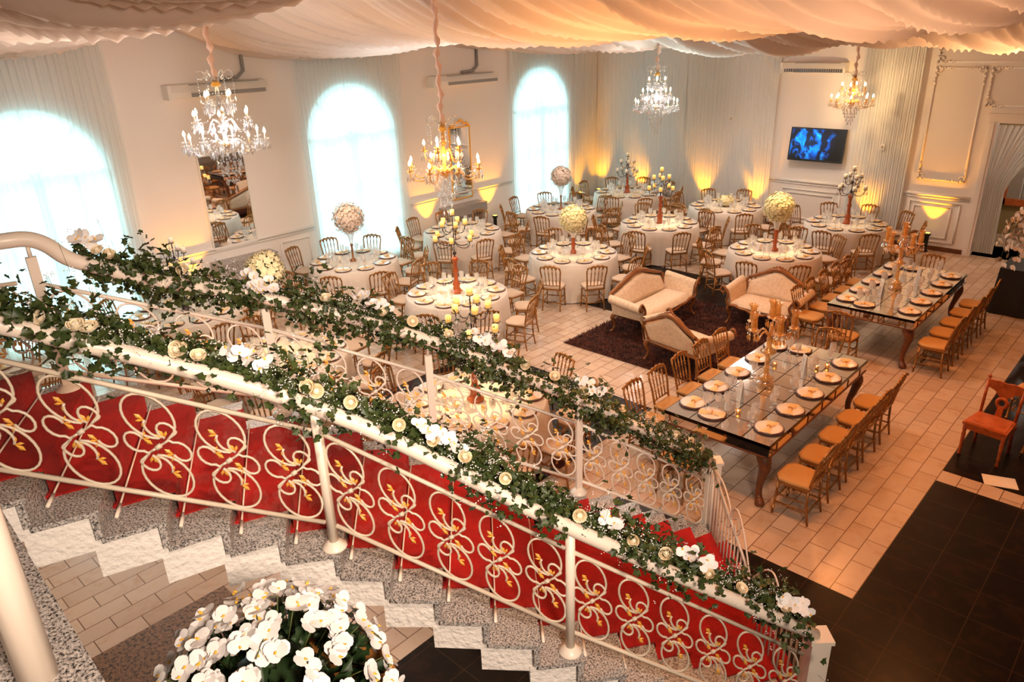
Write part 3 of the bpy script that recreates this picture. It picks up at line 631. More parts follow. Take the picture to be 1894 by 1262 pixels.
class Path:
    def __init__(s, pts):
        s.p = spline(pts, 10); s.L = [0]
        for a, b in zip(s.p, s.p[1:]): s.L.append(s.L[-1]+(b-a).length)
    def at(s, l):
        for k in range(len(s.L)-1):
            if l <= s.L[k+1]: t = (l-s.L[k])/(s.L[k+1]-s.L[k]); return s.p[k].lerp(s.p[k+1], t), (s.p[k+1]-s.p[k]).normalized()
        return s.p[-1], (s.p[-1]-s.p[-2]).normalized()
def garland(label, pts, l0, l1, side, dens, roses, orch, seed, rad=.085, spr=None, sdo=.095, upo=.045):
    rnd = random.Random(seed); t = thing('flower_garland', label, 'garland', (0, 0, 0)); P = Path(pts)
    fol, br, gyp, st = G(), G(), G(), G()
    def rp_(l, k=1.):
        c, d = P.at(l); sd = V((d.y, -d.x, 0)).normalized()*side; ang = rnd.uniform(0, 2*PI); q = abs(rnd.gauss(0, 1))*.55
        r_ = rad*1.35*k*(1.15+.4*math.sin(l*5.3+seed)+.25*math.sin(l*11.7))*q
        off = sd*(sdo+math.cos(ang)*r_)+V((0, 0, upo+math.sin(ang)*r_*.8)); return c+off, d, (sd*math.cos(ang)+V((0, 0, 1))*(math.sin(ang)+.5))
    for _ in range(int((l1-l0)*dens)):
        l = rnd.uniform(l0, l1); p, d, n = rp_(l, 1.15); leaf(fol, p, d*rnd.uniform(-1, 1)+rvec(rnd)*.8+V((0, 0, -.15)), n+rvec(rnd)*.6, rnd.uniform(.032, .066), .38)
    for _ in range(int((l1-l0)*420*(spr or 1))):
        l = rnd.uniform(l0, l1); k = .4+.6*math.sin(l*6.1+seed*2)
        if rnd.random() > .25+.75*max(k, 0): continue
        p, d, n = rp_(l, 1.35); q = p+V((.03, -.025, .045))+n*.02; gyp.octa(q, rnd.uniform(.0035, .0065))
        for _ in range(2): gyp.octa(q+rvec(rnd)*.018, rnd.uniform(.0028, .005))
        if rnd.random() < .3: st.tube([p-n*.05, q], .0012, 3)
    for _ in range(int((l1-l0)*7)):
        l = rnd.uniform(l0, l1); p, d, n = rp_(l); e = p+d*rnd.uniform(.1, .25)+V((0, 0, rnd.uniform(-.12, .06))); st.tube([p, (p+e)/2+V((0, 0, .02)), e], .002, 4)
        for q in (.4, .7, 1.): leaf(fol, p.lerp(e, q), rvec(rnd)+V((0, 0, -.6)), n, rnd.uniform(.04, .06), .38)
    f = fol.build('ivy_foliage', GREEN, t); tag(f, kind='stuff', label='dark green ivy leaves'); b = gyp.build('gypsophila', WPET, t); tag(b, kind='stuff', label='tiny white filler blossoms'); b = st.build('stems', STEM, t); tag(b, kind='stuff')
    up = V((0, 0, 1)); view = V((.45, -.5, .75))
    for l in roses:
        c, d = P.at(l); sd = V((d.y, -d.x, 0)).normalized()*side; o = copy_part(ROSE, t)
        place(o, c+sd*.06+V((.75, -.55, .9)).normalized()*rnd.uniform(.10, .15)+up*.045, view+rvec(rnd)*.5, rnd.uniform(0, 6), rnd.uniform(.75, 1.0))
    for (l, n) in orch:
        c, d = P.at(l); sd = V((d.y, -d.x, 0)).normalized()*side; g = G()
        for k in range(n):
            q = c+d*(k-(n-1)/2)*.034+sd*(.05+rnd.uniform(-.03, .05))+V((.04, -.03, .17+rnd.uniform(-.02, .04))); rot = (view+rvec(rnd)*.6).to_track_quat('Z', 'Y').to_matrix().to_4x4() @ Matrix.Rotation(rnd.uniform(0, 6), 4, 'Z')
            g.join(orchid_g(1.15), Matrix.Translation(q) @ rot)
        g.build('orchid_spray', [WPET, LIP], t)
    return t
ROSE = rose_mesh('rose', mat('rose_petal', (.93, .80, .58), .7))
garland('ivy, rose and orchid garland lying along the near stair handrail', N_HAND, .0, 5.45, -1, 1300,
        [.36, .53, .68, .74, 1.13, 1.23, 1.16, 1.8, 1.84, 2.04, 2.32, 2.53, 2.73, 2.99, 3.5, 3.9, 4.15, 4.52, 4.8, 5.22], [(1.48, 7), (2.57, 9), (3.75, 4), (4.44, 8), (5.32, 9)], 11, .10)
garland('ivy, rose and orchid garland lying along the far stair handrail', [(-4.87, 1.15, 3.90), (-4.84, 1.4, 3.76), (-4.8, 1.75, 3.575)]+F_HAND[1:], .22, 5.9, -1, 1500,
        [.38, .44, .9, 1.84, 2.27, 2.5, 2.8, 3.51, 3.8, 4.13, 4.6, 5.36, 5.56, 5.73], [(.30, 5), (2.2, 8), (3.2, 11), (4.23, 9)], 23, .115, sdo=.05, upo=.0)
bpy.data.objects.remove(ROSE)
# large orchid arrangement on a wooden urn in front of the stairs
OC = V((-2.56, 1.02, 2.30)); t = thing('orchid_arrangement', 'huge white orchid arrangement in a wooden urn at the bottom of the picture', 'flower arrangement', (OC.x, OC.y, 0))
g = G(); g.lathe([(.34, 0), (.36, .04), (.30, .10), (.12, .22), (.09, .9), (.10, 1.35), (.2, 1.5), (.24, 1.56), (.36, 1.72), (.50, 1.95), (.56, 2.08), (.57, 2.12), (.53, 2.13), (.48, 2.06)], 28); g.build('urn', CWOOD if 0 else mat('honey_wood', (.55, .22, .05), .35), t)
rnd = random.Random(3); g = G()
g.ball((0, 0, 2.14), .30, 12, 8, .9)
for _ in range(420):
    d = rvec(rnd); d.z = abs(d.z)*.9-.1; leaf(g, V((0, 0, 2.14))+d*rnd.uniform(.33, .47), d+rvec(rnd)*.9, d, rnd.uniform(.08, .15), .2)
tag(g.build('foliage', DGREEN, t), kind='stuff', label='dark leaves between the orchids')
OR = orchid_g(1.25).build('orchid_bloom', [WPET, LIP], t); first = True; extra = G(); st = G(); cnt = 0
cl = []
for k in range(120):
    z = 1-1.35*(k+.5)/120; a = k*2.39996+.4; rr_ = math.sqrt(max(0, 1-z*z)); cl.append(V((rr_*math.cos(a), rr_*math.sin(a), z)))
for k, d in enumerate(cl):
    if rnd.random() < .06: continue
    base = V((0, 0, 2.14))+V((d.x*.50, d.y*.50, d.z*.50)); tg = V((-d.y, d.x, 0)).normalized() if abs(d.z) < .98 else V((1, 0, 0)); dn = tg.cross(d)
    if dn.z > 0: dn = -dn
    sl = tg*rnd.uniform(-.6, .6)+dn*(1 if d.z < .6 else rnd.uniform(-.6, .8))
    st.tube([base-d*.12, base+d*.03, base+sl*.12+d*.02, base+sl*.24], .0035, 4)
    for j in range(5):
        p = base+sl*(.045*j)+d*(.045-.010*j)+rvec(rnd)*.018; n = (d+rvec(rnd)*.45+V((.2, -.15, .25)))
        if cnt < 100 and (n.x > -.6): o = OR if cnt == 0 else copy_part(OR, t); place(o, p, n, rnd.uniform(-.5, .5), rnd.uniform(.85, 1.15)); cnt += 1
        else: extra.join(orchid_g(rnd.uniform(1.0, 1.3)), Matrix.Translation(p) @ n.to_track_quat('Z', 'Y').to_matrix().to_4x4())
tag(extra.build('orchid_blooms_beyond', [WPET, LIP], t), kind='stuff'); tag(st.build('stems', STEM, t), kind='stuff')
# ---------------------------------------------------------------- gilt spindle-back chair, facing +Y
def make_chair():
    t = thing('banquet_chair', 'x', 'chair')
    g = G(); W_, D = .20, .195
    def outline(k): return [(-.185*k, -.18*k), (.185*k, -.18*k), (.205*k, .0), (.20*k, .14*k), (.12*k, .205*k), (-.12*k, .205*k), (-.20*k, .14*k), (-.205*k, .0)]
    g.prism(outline(1), .415, .445); g.build('seat', GOLD, t)
    g = G(); n = 8; rows = [(1.0, .446), (1.03, .458), (1.0, .474), (.85, .482), (.0, .484)]
    vs = [(x, y, z) for k, z in rows for x, y in outline(max(k, .001))]; g.add(vs, [(r*n+j, r*n+(j+1) % n, (r+1)*n+(j+1) % n, (r+1)*n+j) for r in range(4) for j in range(n)]); g.build('seat_pad', PAD, t)
    def ringed(g, a, b, r, rings, n=6):
        a, b = V(a), V(b); pts, rs = [a], [r]
        for q in rings:
            for e, k in ((-.022, 1), (-.008, 1.75), (.008, 1.75), (.022, 1)): pts.append(a.lerp(b, q+e)); rs.append(r*k)
        pts.append(b); rs.append(r*.9); g.tube(pts, rs, n)
    for sx in (-1, 1):
        g = G(); ringed(g, (sx*.17, .155, .42), (sx*.185, .185, 0), .014, (.18, .82)); g.build('leg', GOLD, t)
        g = G(); g.tube([(sx*.165, -.165, .44), (sx*.17, -.175, .2), (sx*.175, -.21, 0)], [.016, .015, .012], 6); g.build('leg', GOLD, t)
    g = G(); ringed(g, (-.18, .172, .20), (.18, .172, .20), .009, (.3, .5, .7)); ringed(g, (-.172, -.185, .17), (.172, -.185, .17), .009, (.5,))
    for sx in (-1, 1):
        ringed(g, (sx*.18, .168, .16), (sx*.173, -.185, .16), .009, (.4, .6)); ringed(g, (sx*.18, .165, .26), (sx*.172, -.18, .26), .008, (.5,))
    g.build('stretcher', GOLD, t)
    g = G(); BZ = lambda z: -.175-(z-.44)*.19-max(0, z-.7)*.12
    for sx in (-1, 1):
        pts = [(sx*.165, BZ(.44), .44), (sx*.168, BZ(.54), .54), (sx*.18, BZ(.68), .68), (sx*.195, BZ(.82), .82), (sx*.185, BZ(.885), .885)]
        g.tube(pts, [.015, .016, .014, .014, .012], 6)
        for z, x in ((.56, .169), (.60, .172), (.72, .184), (.76, .188)): g.ball((sx*x, BZ(z), z), .018, 6, 4, .55)
    g.tube([(-.165, BZ(.52), .52), (0, BZ(.52)-.01, .515), (.165, BZ(.52), .52)], .010, 5)
    tops = [-.185+.074*k for k in range(6)]
    for k in range(1, 5):
        xb = -.165+.066*k; xt = tops[k]; zt = .885+.02*math.sin(PI*k/5)
        a, b = V((xb, BZ(.52), .52)), V((xt, BZ(zt), zt)); ringed(g, a, b, .0092, (.22, .30, .62, .70), 5)
    for k in range(5):                         # pointed arches between the spindles
        x0, x1 = tops[k], tops[k+1]; zz = .885+.02*math.sin(PI*(k+.5)/5)
        g.tube([(x0, BZ(zz-.035), zz-.035), (x0+.012, BZ(zz), zz-.006), ((x0+x1)/2, BZ(zz+.014), zz+.016), (x1-.012, BZ(zz), zz-.006), (x1, BZ(zz-.035), zz-.035)], .013, 5)
    g.tube([(x*.19, BZ(.91), .885+.045*(1-x*x)+.006*math.cos(x*15)) for x in [j/8-1 for j in range(17)]], [.015+.004*math.cos(j*PI/2) for j in range(17)], 6)
    g.build('backrest', GOLD, t)
    return t
CH = make_chair()
t2 = make_chair()
for o in list(t2.children): pass
used_c, used_d = [], []
# ---------------------------------------------------------------- place settings
def circ(r, n=20, e=0): return [(r*math.cos(2*PI*k/n), r*math.sin(2*PI*k/n)) for k in range(n)]
g = G(); g.lathe([(1e-5, 0), (.10, 0), (.165, .012), (.168, .016), (.10, .006), (1e-5, .006)], 22); PR_CH = tag(g.build('charger_plate', CHARG), 'x', 'charger plate')
g = G(); g.lathe([(1e-5, .006), (.095, .008), (.151, .022), (.153, .026), (.105, .014), (1e-5, .013)], 22); PR_PL = tag(g.build('dinner_plate', PORC), 'x', 'plate')
NP = thing('folded_napkin', 'x', 'napkin'); g = G()
def nf(u, v):
    x = (u-.5)*.29; w_ = .020+.060*abs(x/.145)**1.3; a = (v-.5)*2
    return (x, a*w_, .020+.020*(1-a*a)*(1-.4*abs(x/.145))+.005*math.sin(u*20+v*6))
g.grid(nf, 14, 6); g.build('cloth', NAPK, NP); g = G(); g.tube([(0, .022*math.cos(a), .032+.020*math.sin(a)) for a in [j*PI/5 for j in range(10)]], .006, 5, closed=True); g.build('ring', RING, NP)
g = G(); g.open_lathe([(.001, .0), (.036, .002), (.005, .006), (.0045, .095), (.014, .105), (.040, .14), (.044, .18), (.038, .235)], 10); PR_WG = tag(g.build('wine_glass', GLASS), 'x', 'glass')
g = G(); g.open_lathe([(.001, .0), (.034, .002), (.005, .006), (.0045, .07), (.012, .078), (.036, .10), (.041, .14), (.037, .18)], 10); PR_WT = tag(g.build('water_goblet', GLASS), 'x', 'glass')
U = {k: [] for k in ('ch', 'pl', 'np', 'wg', 'wt')}
index_kids()
def setting(x, y, z, fa, who, of, n2=2):
    """fa: outward direction from the table's middle to the seat"""
    ox, oy = math.cos(fa), math.sin(fa); rz = fa+PI/2; j = random.uniform(-.02, .02)
    dup(PR_CH, U['ch'], (x, y, z), rz, 'dark brown charger plate, %s place on %s' % (who, of), 'charger plates under the dinner plates')
    dup(PR_PL, U['pl'], (x, y, z), rz, 'white dinner plate, %s place on %s' % (who, of), 'white dinner plates')
    dup(NP, U['np'], (x, y, z), rz+.25+j*5, 'ringed napkin on the plate, %s place on %s' % (who, of), 'napkins on the plates')
    tx, ty = -oy, ox
    if n2 > 0: dup(PR_WG, U['wg'], (x-ox*.20+tx*(.06+j), y-oy*.20+ty*(.06+j), z), 0, 'tall wine glass, %s place on %s' % (who, of), 'tall wine glasses')
    if n2 > 1: dup(PR_WT, U['wt'], (x-ox*.19-tx*(.05-j), y-oy*.19-ty*(.05-j), z), 0, 'short water goblet, %s place on %s' % (who, of), 'short water goblets')
# ---------------------------------------------------------------- round tables
POS10 = ('front right', 'right front', 'right', 'right rear', 'back right', 'back left', 'left rear', 'left', 'left front', 'front left')
RT = {'T1': (-12.25, 4.75, 'round table by the left window'), 'T2': (-12.42, 8.35, 'round table before the middle window'), 'T3': (-12.4, 11.4, 'round table before the far stone console'),
      'T4': (-9.25, 8.29, 'round table with the red turned candelabrum'), 'T5': (-9.19, 11.50, 'round table left of the long settee'), 'T6': (-11.95, 14.45, 'round table before the farthest window'),
      'T7': (-11.78, 17.12, 'round table in the far corner'), 'T8': (-9.16, 14.68, 'round table behind the long settee'), 'T9': (-8.77, 17.1, 'round table with the low flower bowl'),
      'T10': (-6.07, 14.06, 'round table behind the love seat'), 'T11': (-5.75, 17.05, 'round table beneath the television'), 'T12': (-9.2, 4.85, 'round table seen behind the middle garland'),
      'T13': (-6.03, 5.60, 'round table nearest the stairs'), 'T14': (-12.1, 1.25, 'round table cut by the left edge')}
TUCK = {('T8', 3), ('T8', 4), ('T8', 6), ('T9', 8), ('T9', 9), ('T6', 1), ('T6', 3), ('T6', 4), ('T7', 8), ('T7', 9)}
def cloth_mesh(R, h, seed):
    rnd = random.Random(seed); ph = [rnd.uniform(0, 6.28) for _ in range(3)]; g = G(); N = 90; prof = [(1e-5, h), (R*.5, h), (R-.02, h), (R, h-.012)]
    rows = [(r, z, 0) for r, z in prof]+[(R+.012*k, h-.012-(h-.03)*k/5, k/5) for k in range(1, 6)]
    vs = []
    for r, z, q in rows:
        for j in range(N):
            a = 2*PI*j/N; f_ = q*(.034*math.sin(13*a+ph[0]+.8*math.sin(3*a))+.024*math.sin(23*a+ph[1])+.015*math.sin(41*a+ph[2])); vs.append(((r+f_)*math.cos(a), (r+f_)*math.sin(a), z))
    g.add(vs, [(k*N+j, k*N+(j+1) % N, (k+1)*N+(j+1) % N, (k+1)*N+j) for k in range(len(rows)-1) for j in range(N)]); return g
TB = thing('round_table', 'x', 'table'); g = G(); g.lathe([(1e-5, .74), (.86, .74), (.87, .765), (1e-5, .765)], 40); g.build('tabletop', DWOOD, TB); g = G(); g.lathe([(.3, 0), (.28, .03), (.06, .08), (.05, .7), (.2, .74)], 14); g.build('pedestal', DWOOD, TB)
index_kids(); ut = []
cl_used = {}
g = G(); g.lathe([(1e-5, 0), (.026, 0), (.026, .13), (1e-5, .13)], 12); PR_CD = tag(g.build('table_candle', WAXW), 'x', 'candle'); ucd = []
for name, (x, y, of) in RT.items():
    ca = math.atan2(-y, -x)
    dup(TB, ut, (x, y, 0), 0, 'table under its ivory cloth, the '+of, 'round banquet tables')
    seed = int(name[1:]) % 4
    if seed not in cl_used: o = cloth_mesh(.90, .778, seed).build('tablecloth', LINEN); cl_used[seed] = o
    else: o = cl_used[seed].copy(); C.objects.link(o)
    o.location = (x, y, 0); o.rotation_euler.z = random.uniform(0, 6); tag(o, 'floor-length ivory cloth on the '+of, 'tablecloth', 'ivory tablecloths')
    for k in range(10):
        a = ca+math.radians(18+36*k); rr = (1.09 if (name, k) in TUCK else 1.23+random.uniform(-.02, .05)); who = POS10[k]
        px, py = x+rr*math.cos(a), y+rr*math.sin(a)
        rz = a+PI/2+random.uniform(-.10, .10)
        if name == 'T14' and k in (5, 6, 7): continue
        if px < -13.72: rr = (-13.72-x)/math.cos(a); px, py = x+rr*math.cos(a), y+rr*math.sin(a)
        dup(CH, used_c, (px, py, 0), rz, 'gilt spindle-back chair, %s seat of the %s' % (who, of), 'gilt chairs around the round tables')
        setting(x+.70*math.cos(a), y+.70*math.sin(a), .779, a, who, of)
    for k, (da, w_) in enumerate(((.9, 'right'), (-1.4, 'left'))):
        a = ca+da; dup(PR_CD, ucd, (x+.27*math.cos(a), y+.27*math.sin(a), .779), 0, 'white pillar candle %s of the centrepiece on the %s' % (w_, of), 'pillar candles on the round tables')
# ---------------------------------------------------------------- centrepieces
def blossoms(g, c, R_, n, rnd, s=.03, flat=1., sq=.0):
    for k in range(n):
        z = 1-2*(k+.5)/n; a = k*2.39996; q = math.sqrt(max(0, 1-z*z)); d = V((q*math.cos(a), q*math.sin(a), z)); d = (d+rvec(rnd)*.10).normalized()
        p = V(c)+V((d.x, d.y, d.z*flat))*R_*rnd.uniform(.88, 1.06); u = d.orthogonal().normalized(); v = d.cross(u); s_ = s*rnd.uniform(.8, 1.25)
        vs = [p+d*.002]; m_ = 5
        for j in range(m_*2):
            an = PI*j/m_; r_ = s_*(1.0 if j % 2 == 0 else .62); vs.append(p+(u*math.cos(an)+v*math.sin(an))*r_+d*(s_*(.42 if j % 2 == 0 else .1)))
        g.add(vs, [(0, 1+j, 1+(j+1) % (m_*2)) for j in range(m_*2)])
def flower_tower(key, m, h0, vase, lab, R_=.27):
    x, y, of = RT[key]; t = thing('flower_tower', lab, 'flower arrangement', (x, y, .779)); rnd = random.Random(hash(key) % 99 if 0 else int(key[1:]))
    g = G()
    if vase == 'wood': g.lathe([(.10, 0), (.10, .02), (.04, .06), (.035, .12), (.055, .18), (.03, .24), (.045, h0*.6), (.03, h0*.72), (.06, h0-.02)], 12); g.build('stand', RWOOD, t)
    else: g.lathe([(.09, 0), (.09, .015), (.022, .05), (.02, h0*.45), (.035, h0*.5), (.02, h0*.55)], 12); g.build('stand', DGOLD, t)
    g = G(); g.open_lathe([(.03, h0*.55), (.05, h0*.75), (.13, h0)], 14); g.build('glass_trumpet', GLASS, t)
    g = G(); g.ball((0, 0, h0+R_*.72), R_*.74, 16, 10); g.build('inner_core', m, t)
    g = G(); blossoms(g, (0, 0, h0+R_*.72), R_*1.0, 300, rnd, .032); blossoms(g, (0, 0, h0+R_*.72), R_*.88, 330, rnd, .036); tag(g.build('blossoms', m, t), kind='stuff'); return t
flower_tower('T2', PINKP, .66, 'glass', 'tall globe of blush flowers before the middle window', .31)
flower_tower('T5', CREAM, .50, 'wood', 'yellow-cream flower globe left of the long settee', .28)
flower_tower('T6', PINKP, .66, 'glass', 'tall flower globe in a glass goblet before the farthest window', .25)
flower_tower('T10', CREAM, .66, 'wood', 'creamy rose globe on a wooden stand behind the love seat', .29)
# bouquet tied on the far handrail
bc = V((-4.70, 2.42, 3.50)); t = thing('rail_bouquet', 'large cream rose and white orchid bouquet tied on the far handrail', 'bouquet', bc); rnd = random.Random(8)
g = G(); g.ball((0, 0, 0), .10, 12, 8); g.build('foam_core', DGREEN, t)
g = G(); blossoms(g, (0, 0, .02), .125, 70, rnd, .030); blossoms(g, (0, 0, .02), .10, 60, rnd, .032); tag(g.build('cream_blossoms', CREAM, t), kind='stuff')
g = G()
for _ in range(24):
    d = (V((.35, -.75, -.35))+rvec(rnd)*.7).normalized(); n = d+V((.3, -.3, .3)); g.join(orchid_g(.85), Matrix.Translation(d*.155) @ n.to_track_quat('Z', 'Y').to_matrix().to_4x4())
tag(g.build('orchids', [WPET, LIP], t), kind='stuff', label='white orchids at the lower left of the bouquet')
t = thing('flower_bowl', 'low bowl of cream flowers on the table under the back wall drapes', 'flower arrangement', (RT['T9'][0], RT['T9'][1], .779))
g = G(); g.lathe([(.07, 0), (.12, .05), (.13, .09), (.10, .09)], 14); g.build('bowl', DGOLD, t); g = G(); blossoms(g, (0, 0, .14), .19, 160, random.Random(4), .04, .65); g.ball((0, 0, .12), .15, 10, 6, .6); g.build('blossoms', CREAM, t)

def drops(g, c, n, r, L, rnd=None):
    for k in range(n):
        a = 2*PI*k/n; x, y = c[0]+r*math.cos(a), c[1]+r*math.sin(a); g.octa((x, y, c[2]-L*.25), L*.09, L*.12); g.octa((x, y, c[2]-L*.68), L*.13, L*.34)
def candelabrum(x, y, z, lab, H=1.35, metal=IRON, stem=RWOOD, R_=.30, cand=CANDLE, n=5, sz=.038, base=.62):
    t = thing('candelabrum', lab, 'candelabrum', (x, y, z)); g = G()
    g.lathe([(.11, 0), (.11, .03), (.07, .06), (.055, .12), (.075, .16), (.04, .22), (.034, base*.55), (.05, base*.62), (.03, base*.70), (.038, base*.86), (.065, base*.94), (.03, base)], 14); g.build('stem', stem, t)
    g = G(); g.tube([(0, 0, base), (0, 0, H-.16)], .010, 6); g.ball((0, 0, base+.06), .035, 8, 5); g.build('rod', metal, t)
    cr = G()
    for tier, (zz, rr, m_, a0) in enumerate(((H-.46, R_, n, .2), (H-.22, R_*.62, max(3, n-1), .75), (H-.05, 0, 1, 0))):
        for k in range(m_):
            a = a0+2*PI*k/m_; u = V((math.cos(a), math.sin(a), 0)); e = u*rr+V((0, 0, zz)); g = G()
            if rr: g.tube(spline([(0, 0, zz-.03), tuple(u*rr*.35+V((0, 0, zz-.12))), tuple(u*rr*.8+V((0, 0, zz-.11))), tuple(e)], 4), .008, 5)
            else: g.tube([(0, 0, H-.18), tuple(e)], .008, 5)
            g.lathe([(.012, 0), (.045, .012), (.05, .018)], 10, e); arm = g.build('arm', metal, t)
            g = G(); g.lathe([(sz, .02), (sz, .02+sz*2.3), (sz*.8, .024+sz*2.3), (1e-5, .018+sz*2.2)], 10, e); g.build('candle', cand, arm)
            drops(cr, e+V((0, 0, .0)), 5, .048, .10)
    for k in range(9): a = k*.7; cr.octa((.05*math.cos(a), .05*math.sin(a), base+.12+(H-base-.3)*k/9), .014, .03)
    tag(cr.build('crystal_drops', CRYST, t), kind='stuff'); return t
for key, lab in (('T4', 'tall candelabrum with red turned stem rising before the far console'), ('T7', 'branched candelabrum with pale candles in the far left corner'), ('T8', 'crystal candelabrum behind the long settee'), ('T11', 'branched candelabrum below the television'),
                 ('T1', 'black wrought iron candelabrum by the left window'), ('T13', 'crystal candelabrum with yellow candles on the table nearest the stairs'), ('T14', 'candelabrum with amber candles at the left edge')):
    x, y, of = RT[key]
    candelabrum(x, y, .779, lab, 1.42 if key in ('T4', 'T13') else 1.22 if key != 'T7' else 1.02, cand=CANDLE if key in ('T13', 'T4', 'T14', 'T8') else WAXW, R_=.34 if key in ('T13', 'T4') else .28, n=6 if key in ('T4', 'T13') else 5, stem=IRON if key in ('T1', 'T14') else RWOOD, base=.5 if key in ('T1', 'T7') else .66)
# ---------------------------------------------------------------- mirrored long tables
POSL = ['left %d' % k for k in range(5)]
MT = bpy.data.materials.new('mirror_tiles'); MT.use_nodes = True; nt = MT.node_tree; b = nt.nodes['Principled BSDF']; b.inputs['Metallic'].default_value = .9; b.inputs['Roughness'].default_value = .09
tc = nt.nodes.new('ShaderNodeTexCoord'); br = nt.nodes.new('ShaderNodeTexBrick'); br.offset = 0; br.inputs['Scale'].default_value = 1; br.inputs['Brick Width'].default_value = .327; br.inputs['Row Height'].default_value = .363; br.inputs['Mortar Size'].default_value = .007
br.inputs['Color1'].default_value = br.inputs['Color2'].default_value = (.92, .90, .88, 1); br.inputs['Mortar'].default_value = (.03, .02, .015, 1); mp = nt.nodes.new('ShaderNodeMapping'); mp.inputs['Location'].default_value = (.654, 1.452, 0)
nt.links.new(tc.outputs['Object'], mp.inputs[0]); nt.links.new(mp.outputs[0], br.inputs[0]); nt.links.new(br.outputs['Color'], b.inputs['Base Color'])
def long_table(cx, cy, lab, of, near):
    t = thing('mirrored_table', lab, 'table', (cx, cy, 0)); Wd, L, H = 1.308, 2.904, .825
    g = G(); g.box((0, 0, H-.02), (Wd, L, .04)); g.build('tabletop', MT, t)
    g = G()
    for s in (-1, 1): g.box((s*(Wd/2-.02), 0, H-.095), (.03, L-.02, .11)); g.box((0, s*(L/2-.02), H-.095), (Wd-.02, .03, .11))
    g.build('apron', MIRR, t)
    g = G()
    for s in (-1, 1):
        g.box((s*(Wd/2-.015), 0, H-.155), (.04, L, .014)); g.box((0, s*(L/2-.015), H-.155), (Wd, .04, .014))
        for k in range(7): g.box((s*(Wd/2-.003), -L/2+.2+k*.41, H-.095), (.012, .008, .11))
    g.build('edge_strip', DWOOD, t)
    for sx in (-1, 1):
        for sy in (-1, 1):
            g = G(); x, y = sx*(Wd/2-.12), sy*(L/2-.13); o = V((sx, sy, 0)).normalized()
            pts = [V((x, y, H-.15))+o*.00, V((x, y, H-.22))+o*.04, V((x, y, .52))+o*.085, V((x, y, .38))+o*.05, V((x, y, .22))+o*.0, V((x, y, .10))+o*.01, V((x, y, .035))+o*.06, V((x, y, 0))+o*.075]
            g.tube(spline(pts, 3), [.078, .082, .084, .084, .080, .074, .068, .06, .055, .05, .046, .042, .040, .038, .038, .040, .044, .05, .056, .058, .05, .045][:len(spline(pts, 3))], 10); g.build('leg', DWOOD, t)
    for k in range(5):
        yy = cy-L/2+.35+.555*k; nm = ('nearest', 'second', 'middle', 'fourth', 'farthest')[k]
        for s, sd in ((1, 'right'), (-1, 'left')):
            rz = PI/2 if s > 0 else -PI/2; jx = .0 if s > 0 else .06
            dup(CHG, used_d, (cx+s*(.93+jx), yy-.12, 0), rz+random.uniform(-.06, .06), 'gilt chair with ochre seat, %s on the %s side of the %s' % (nm, sd, of), 'gilt chairs along the mirrored tables')
            setting(cx+s*.475, yy, H+.001, 0 if s > 0 else PI, nm+' '+sd, of)
    for s, nm in ((-1, 'near head'), (1, 'far head')):
        dup(CHG, used_d, (cx-.20*(1 if s < 0 else -.0)-.05, cy+s*(L/2+.27), 0), 0 if s < 0 else PI, 'gilt chair with ochre seat at the %s of the %s' % (nm, of), 'gilt chairs along the mirrored tables')
        setting(cx-.17, cy+s*(L/2-.25), H+.001, -PI/2 if s < 0 else PI/2, nm, of)
    return H
CHG = copy_tree(CH); CHG.name = 'banquet_chair'
for o in bpy.data.objects:
    if o.parent == CHG and o.name.startswith('seat_pad'): o.data = o.data.copy(); o.data.materials[0] = PADG
index_kids()
for o in list(t2.children): bpy.data.objects.remove(o)
bpy.data.objects.remove(t2); index_kids()
HT = long_table(-3.395, 8.24, 'long mirrored dining table with carved legs nearest the stairs', 'nearer mirrored table', True)
long_table(-3.36, 13.0, 'long mirrored dining table with carved legs farther back', 'farther mirrored table', False)
def crystal_cand(x, y, z, lab, H=1.15):
    t = thing('crystal_candelabrum', lab, 'candelabrum', (x, y, z)); g = G()
    g.lathe([(.11, 0), (.11, .05), (.06, .06), (.10, .10), (.05, .14), (.032, .18), (.03, .40), (.06, .43), (.10, .46), (.05, .49), (.03, .53), (.04, .62), (.02, .70), (.02, H-.32)], 12); g.build('stem', AMBER, t); cr = G()
    for k in range(6):
        rr = 0 if k == 5 else .26; a = .5+2*PI*k/5; u = V((math.cos(a), math.sin(a), 0)); e = u*rr+V((0, 0, H-.38 if rr else H-.26)); g = G()
        if rr: g.tube(spline([(0, 0, H-.50), tuple(u*rr*.4+V((0, 0, H-.42))), tuple(u*rr*.75+V((0, 0, H-.52))), tuple(e)], 4), .013, 6)
        g.lathe([(.015, -.01), (.06, .01), (.065, .02), (.02, .02)], 12, e); arm = g.build('arm', AMBER, t)
        g = G(); g.open_lathe([(.028, .02), (.042, .06), (.036, .13), (.036, .18), (.060, .235)], 12, e); g.build('hurricane_shade', AMBER, arm); drops(cr, e, 7, .062, .12)
    tag(cr.build('crystal_drops', AMBER, t), kind='stuff')
crystal_cand(-3.45, 8.15, HT, 'amber crystal candelabrum with hurricane shades on the nearer mirrored table')
crystal_cand(-3.42, 12.9, HT, 'amber crystal candelabrum with hurricane shades on the farther mirrored table')
